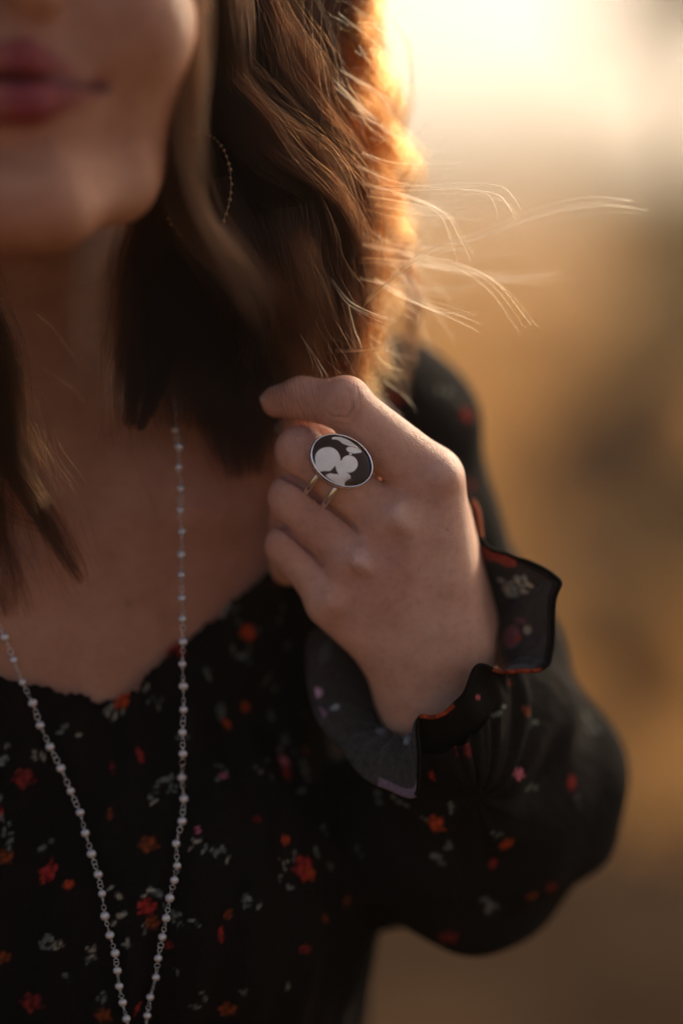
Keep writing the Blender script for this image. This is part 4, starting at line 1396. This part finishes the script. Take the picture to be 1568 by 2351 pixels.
for k in range(520):
    v0 = g.uniform(-60, 900); u0 = 800 + g.uniform(-60, 60)
    L = g.uniform(30, 150) * (1.35 if 380 < v0 < 660 else .75)
    d0 = g.uniform(4, 40)
    sl = g.normal(0.25, 0.45); cv = g.normal(0, 0.6)
    wisp.strand([(u0, v0, d0), (u0 + L * .35, v0 + L * sl * .5, d0 + 3), (u0 + L * .7, v0 + L * (sl * .8 + cv * .25), d0 + 5), (u0 + L, v0 + L * (sl + cv * .6), d0 + 6)], g.uniform(.022, .042), 16)
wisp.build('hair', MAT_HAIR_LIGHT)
fine = Hair()
for rows in [
        [(-20, 640, 2), (60, 700, 8), (130, 760, 12), (190, 850, 16)], [(-20, 645, 2), (60, 703, 8), (120, 752, 12), (170, 820, 15)],
        [(30, 800, 6), (90, 840, 12), (150, 880, 16), (200, 925, 18)], [(30, 790, 6), (100, 842, 12), (160, 884, 16), (190, 900, 18)],
        [(250, 640, 14), (185, 660, 12), (140, 690, 10)], [(290, 680, 14), (220, 720, 14), (190, 800, 14), (205, 850, 15)],
        [(300, 1030, 22), (340, 1130, 20), (375, 1210, 18), (392, 1250, 14)], [(60, 880, 10), (90, 960, 14), (85, 1060, 14)],
        [(20, 980, 6), (90, 1160, 14), (130, 1260, 18), (205, 1330, 20)]]:
    fine.strand(rows, 0.04)
for k in range(70):
    u0 = g.uniform(400, 800); v0 = g.uniform(500, 900)
    fine.strand([(u0, v0, g.uniform(-14, 0)), (u0 + g.uniform(10, 50), v0 + g.uniform(40, 90), -6), (u0 + g.uniform(20, 90), v0 + g.uniform(100, 170), -4)], .04, 12)
fine.build('hair', MAT_HAIR)

# ------------------------------------------------------------------ ring on the middle finger
def stone_colour(px, py, gr):
    """natural pattern of the polished stone; px, py follow the face of the stone"""
    wob = gr * 6
    px = px + wob; py = py + wob * .6
    def ell(cx, cy, rx, ry, ang=0.0):
        a = math.radians(ang); x = px - cx; y = py - cy
        xr = x * math.cos(a) + y * math.sin(a); yr = -x * math.sin(a) + y * math.cos(a)
        return (np.sqrt((xr / rx) ** 2 + (yr / ry) ** 2) - 1) * min(rx, ry)
    def poly(pts):
        return poly_sd(px, py, np.array(pts, float))
    cream = ell(525, 650, 174, 176)
    for s in (ell(832, 722, 126, 124), ell(730, 770, 92, 100), ell(450, 720, 95, 105), poly([(505, 880), (560, 855), (640, 870), (700, 840), (800, 845), (850, 890), (860, 930), (780, 975), (770, 1020), (700, 1015), (600, 960), (540, 920)]),
              poly([(585, 330), (620, 312), (720, 310), (840, 360), (950, 445), (1010, 500), (1025, 540), (960, 560), (930, 470), (820, 450), (740, 420), (690, 370), (640, 355), (590, 350)]), ell(880, 515, 92, 48, 12), ell(852, 578, 20, 14)):
        cream = np.minimum(cream, s)
    tri = poly([(625, 748), (560, 830), (610, 850), (690, 885), (650, 840)])
    cream = np.maximum(cream, -tri)
    bay = poly([(450, 835), (560, 830), (500, 878)])
    k = np.clip(0.5 - cream / 9, 0, 1)[:, None]
    halo = np.exp(-np.maximum(cream, 0) / 22)[:, None]
    dark = np.array([0.042, 0.021, 0.013]) * (1 - halo * .5) + np.array([0.085, 0.028, 0.012]) * halo * .5
    rust = np.exp(-((px - 830) ** 2 + (py - 960) ** 2) / 2600)[:, None] * .8 + np.exp(-((px - 500) ** 2 + (py - 850) ** 2) / 900)[:, None] * .8 + np.exp(-((px - 985) ** 2 + (py - 490) ** 2) / 420)[:, None] * .9
    lite = np.array([0.90, 0.85, 0.77]) * (1 + 0.04 * gr[:, None])
    tan = np.exp(-((py - 400) / 90) ** 2)[:, None] * (px > 620)[:, None] * .45 + np.exp(-((py - 960) / 60) ** 2)[:, None] * .3
    lite = lite * (1 - tan) + np.array([0.52, 0.40, 0.29]) * tan
    c = dark * (1 - k) + lite * k
    rust = np.clip(rust, 0, 1) * np.where(k > .5, .55, .8)
    return c * (1 - rust) + np.array([0.11, 0.042, 0.016]) * rust


def build_ring():
    C = P(784, 1058, -12.5)
    e1 = np.array([math.cos(math.radians(30)), -math.sin(math.radians(30)), 0.10])
    e2 = np.array([-math.sin(math.radians(30)), -math.cos(math.radians(30)), -0.38])
    nrm = np.cross(e1, e2); nrm /= np.linalg.norm(nrm)
    if nrm[2] > 0: nrm = -nrm
    A, B = 10.35, 7.55
    root = empty('ring', to_world(C)); tag(root, 'silver ring with oval dark and cream stone on the bent middle finger', 'ring')
    wm, wt, pw, ow = new_mat('polished patterned stone')
    at = node(wt, 'ShaderNodeAttribute', attribute_name='pattern')
    nz = noise(wt, 2500, 3)
    rr = ramp(wt, nz.outputs[0], [(0.3, (.93, .93, .93)), (0.7, (1.05, 1.05, 1.05))])
    wt.links.new(mix(wt, at.outputs[0], rr.outputs[0], 1.0, 'MULTIPLY'), pw.inputs['Base Color'])
    pw.inputs['Roughness'].default_value = 0.10
    pw.inputs['Coat Weight'].default_value = 0.0
    pw.inputs['Specular IOR Level'].default_value = 0.3
    pw.inputs['Coat Roughness'].default_value = 0.04
    nr, na = 84, 220
    R = np.linspace(0, 1, nr + 1)[1:]
    th = np.linspace(0, 2 * np.pi, na, endpoint=False)
    a = (R[:, None] * np.cos(th)[None]).ravel(); b = (R[:, None] * np.sin(th)[None]).ravel()
    a = np.concatenate([[0], a]); b = np.concatenate([[0], b])
    rr2 = a * a + b * b
    pts = C + a[:, None] * e1 * A * .965 + b[:, None] * e2 * B * .955 + nrm * (1.5 * (1 - rr2) ** 0.6 - 0.1)[:, None]
    F = []
    for i in range(nr - 1):
        for j in range(na):
            F.append((1 + i * na + j, 1 + i * na + (j + 1) % na, 1 + (i + 1) * na + (j + 1) % na, 1 + (i + 1) * na + j))
    for j in range(0, na, 2):
        F.append((0, 1 + j, 1 + (j + 1) % na, 1 + (j + 2) % na))
    ca, sa = math.cos(math.radians(30)), math.sin(math.radians(30))
    X = a * A * ca - b * B * sa; Y = a * A * sa + b * B * ca
    z8 = 3.92 / 0.089
    px = 735 + X * z8; py = 662 + Y * z8
    gr = Sines(180, 9, 8)(np.stack([px, py, 0 * px], 1).astype(np.float32)) * 0.6
    o = mesh_np('stone', to_world(pts), np.array(F), wm, root); vcol(o, 'pattern', stone_colour(px, py, gr))
    # bezel: thin rim and a wall running back to the finger
    prof = [(0.955, 0.0), (0.965, 0.55), (0.985, 0.72), (1.005, 0.66), (1.02, 0.3), (1.025, -1.0), (1.02, -2.6), (0.90, -3.2), (0.5, -3.4)]
    na2 = 120; th = np.linspace(0, 2 * np.pi, na2, endpoint=False)
    V = np.concatenate([C + k * (np.cos(th)[:, None] * e1 * A + np.sin(th)[:, None] * e2 * B * (1 + (k > .9) * .02)) + nrm * h for k, h in prof])
    F = [(i * na2 + j, i * na2 + (j + 1) % na2, (i + 1) * na2 + (j + 1) % na2, (i + 1) * na2 + j) for i in range(len(prof) - 1) for j in range(na2)]
    mesh_np('bezel', to_world(V), np.array(F), MAT_SILVER, root)
    # split shank: two round bands about the finger
    ax = J_MID[1] - J_MID[0]; ax /= np.linalg.norm(ax)
    for along in (28.6, 21.4):
        c = J_MID[0] + ax * along
        n = nrm - ax * np.dot(nrm, ax); n /= np.linalg.norm(n)
        s = np.cross(ax, n)
        rf = 10.6 - 1.6 * along / 47 + 0.1
        th = np.linspace(0, 2 * np.pi, 64, endpoint=False)
        path = c + rf * (np.cos(th)[:, None] * n + np.sin(th)[:, None] * s)
        tv, tf = tube(path, 1.1, 10, closed=True)
        mesh_np('band', to_world(tv), tf, MAT_SILVER, root)


build_ring()


# ------------------------------------------------------------------ strand of pearls
def pearl_points():
    z5 = [(240, 85), (292, 305), (290, 525), (335, 737), (332, 985), (357, 1247), (350, 1507), (370, 1772), (365, 2050), (363, 2295)]
    z6 = [(370, 230), (380, 482), (385, 760), (375, 1030), (387, 1300), (390, 1585), (376, 1862)]
    rb = [(1041, 50), (1035, 185), (1046, 306), (1036, 433), (1002, 560), (1008, 686), (992, 768), (966, 870), (946, 984), (924, 1092), (900, 1212), (888, 1320), (855, 1432), (838, 1537)]
    la = [(25, 405), (68, 513), (108, 618), (157, 716), (192, 821)]
    lb = [(286, 10), (348, 132), (404, 262), (457, 383), (487, 500), (522, 619), (560, 735), (582, 845), (598, 972), (626, 1080), (656, 1183), (669, 1282), (679, 1370), (699, 1463), (720, 1555)]
    f = .6335
    right = [((550 + x / 3.357) * f, (1400 + y / 3.357) * f) for x, y in z5] + [((550 + x / 3.357) * f, (2100 + y / 3.357) * f) for x, y in z6] + [(x / 1.568 * f, (2700 + y / 1.568) * f) for x, y in rb]
    left = [(x / 1.3067 * f, (2000 + y / 1.3067) * f) for x, y in la] + [(x / 1.568 * f, (2700 + y / 1.568) * f) for x, y in lb]
    right = [(372, 790), (381, 828), (388, 866)] + right[1:] if False else [(384, 860)] + right
    left = [(-60, 1330), (-44, 1368), (-22, 1402)] + left
    return left + [(303, 2392), (318, 2424)] + [(331, 2388)] + right[::-1]


def front_depth(u, v):
    """depth of the first skin or cloth met along the sight line through (u, v)"""
    d = np.full(len(u), -60.0)
    out_n = poly_sd(u, v, NECK)
    for _ in range(60):
        s = K * (DIST + d) / DIST
        X = np.stack([(u - 784) * s, -(v - 1175.5) * s, d], 1).astype(np.float32)
        f = np.where(out_n > -4, np.minimum(body_torso(X), blouse_sdf(X)), body_torso(X))
        d = d + np.clip(f * 0.8, -3, 12)
    return d


def body_torso(X):
    d = smin(face_sdf(X), s_cone(X, P(-60, 330, 58), P(-40, 1080, 70), 50, 52), 16)
    d = smin(d, torso_sdf(X), 34)
    return d


def build_necklace():
    uv = np.array(pearl_points())
    d = front_depth(uv[:, 0], uv[:, 1])
    sm = d.copy()
    for _ in range(4):
        sm = np.minimum(d, np.convolve(np.pad(sm, 2, mode='edge'), np.ones(5) / 5, mode='valid'))
    d = sm - 2.6
    top = (uv[:, 0] > 300) & (uv[:, 1] < 1750)
    d = np.where(top, np.minimum(d, 3 + (1750 - uv[:, 1]) / 900 * 18), d)
    pts = np.array([P(a, b, c) for (a, b), c in zip(uv, d)])
    root = empty('necklace', to_world(pts[len(pts) // 2])); tag(root, 'long silver chain necklace strung with small pearls over the blouse', 'necklace')
    pm, ptn, pp, po = new_mat('pearl')
    lw = ptn.nodes.new('ShaderNodeLayerWeight'); lw.inputs[0].default_value = 0.35
    nz = noise(ptn, 500, 2)
    r = ramp(ptn, nz.outputs[0], [(0.3, (0.48, 0.44, 0.41)), (0.7, (0.60, 0.56, 0.53))])
    ptn.links.new(r.outputs[0], pp.inputs['Base Color'])
    pp.inputs['Roughness'].default_value = 0.16
    pp.inputs['Metallic'].default_value = 0.35
    pp.inputs['Coat Weight'].default_value = 1.0
    pp.inputs['Coat Roughness'].default_value = 0.12
    bv, bf = ball((0, 0, 0), (1.52, 1.52, 1.45), 20, 14)
    # one wire link: two eyes of wire hooked together with wound ends
    th = np.linspace(0, 2 * np.pi, 16, endpoint=False)
    e1 = np.stack([0.95 * np.cos(th), 0 * th, 1.15 + 1.12 * np.sin(th)], 1)
    e2 = np.stack([0.80 * np.cos(th) * .75, 0.80 * np.cos(th) * .66, -0.95 + 1.08 * np.sin(th)], 1)
    parts = [tube(e1, 0.20, 6, True), tube(e2, 0.20, 6, True)]
    for z0, sg in ((2.25, 1), (-2.0, -1)):
        t2 = np.linspace(0, 4.5 * np.pi, 22)
        parts.append(tube(np.stack([0.36 * np.cos(t2), 0.36 * np.sin(t2), z0 + sg * t2 * 0.085], 1), 0.17, 5))
    lv, lf = merge(parts)
    pearl_me = link_me = None
    r0 = np.array(root.location)
    g = np.random.default_rng(3)
    from mathutils import Matrix, Quaternion
    for i, p in enumerate(pts):
        w = Vector(to_world(p))
        if pearl_me is None:
            o = mesh_np('pearl', bv / 1000, bf, pm); pearl_me = o.data
        else:
            o = bpy.data.objects.new('pearl', pearl_me); COL.objects.link(o)
        o.parent = root; o.location = w - root.location
        o.rotation_euler = g.uniform(-.3, .3, 3); k = g.uniform(.86, 1.09); o.scale = (k, k, k * g.uniform(.95, 1.03))
    for i in range(len(pts) - 1):
        a, b = to_world(pts[i]), to_world(pts[i + 1])
        mid = Vector((a + b) / 2); dv = Vector(b - a); L = dv.length * 1000
        if link_me is None:
            o = mesh_np('link', lv / 1000, lf, MAT_WIRE); link_me = o.data
        else:
            o = bpy.data.objects.new('link', link_me); COL.objects.link(o)
        o.parent = root; o.location = mid - root.location
        q = dv.normalized().to_track_quat('Z', 'Y') @ Quaternion((0, 0, 1), g.uniform(0, 6.28))
        o.rotation_mode = 'QUATERNION'; o.rotation_quaternion = q
        kz = max(0.35, (L - 2.4) / 6.6); o.scale = (1, 1, kz)


build_necklace()


# ------------------------------------------------------------------ hoop earring
def build_earring():
    root = empty('earring', to_world(P(455, 300, 6))); tag(root, 'thin beaded gold hoop earring half hidden in the dark hair', 'earring')
    gold = plain('dull gold', (0.34, 0.23, 0.13), 0.35, 1.0)
    n = 46
    c = P(456, 430, -9)
    th = np.linspace(0, 2 * np.pi, n, endpoint=False)
    path = np.stack([c[0] + 10.6 * np.cos(th), c[1] + 18.0 * np.sin(th), c[2] + 4 * np.sin(th * 1.0) - 5 * np.cos(th)], 1)
    tv, tf = tube(catmull(path, 92, True), 0.18, 6, True)
    mesh_np('hoop', to_world(tv), tf, gold, root)
    bead = None
    g = np.random.default_rng(6)
    bv, bf = ball((0, 0, 0), 0.62, 8, 6)
    for p in path:
        if bead is None:
            o = mesh_np('bead', bv / 1000, bf, gold); bead = o.data
        else:
            o = bpy.data.objects.new('bead', bead); COL.objects.link(o)
        o.parent = root; o.location = Vector(to_world(p + g.normal(0, .15, 3))) - root.location
        k = g.uniform(.7, 1.35); o.scale = (k, k, k)
    hv, hf = tube(catmull([P(452, 300, 6), P(456, 290, 0), P(460, 298, 10)], 10), .3, 6)
    mesh_np('hook', to_world(hv), hf, gold, root)


build_earring()
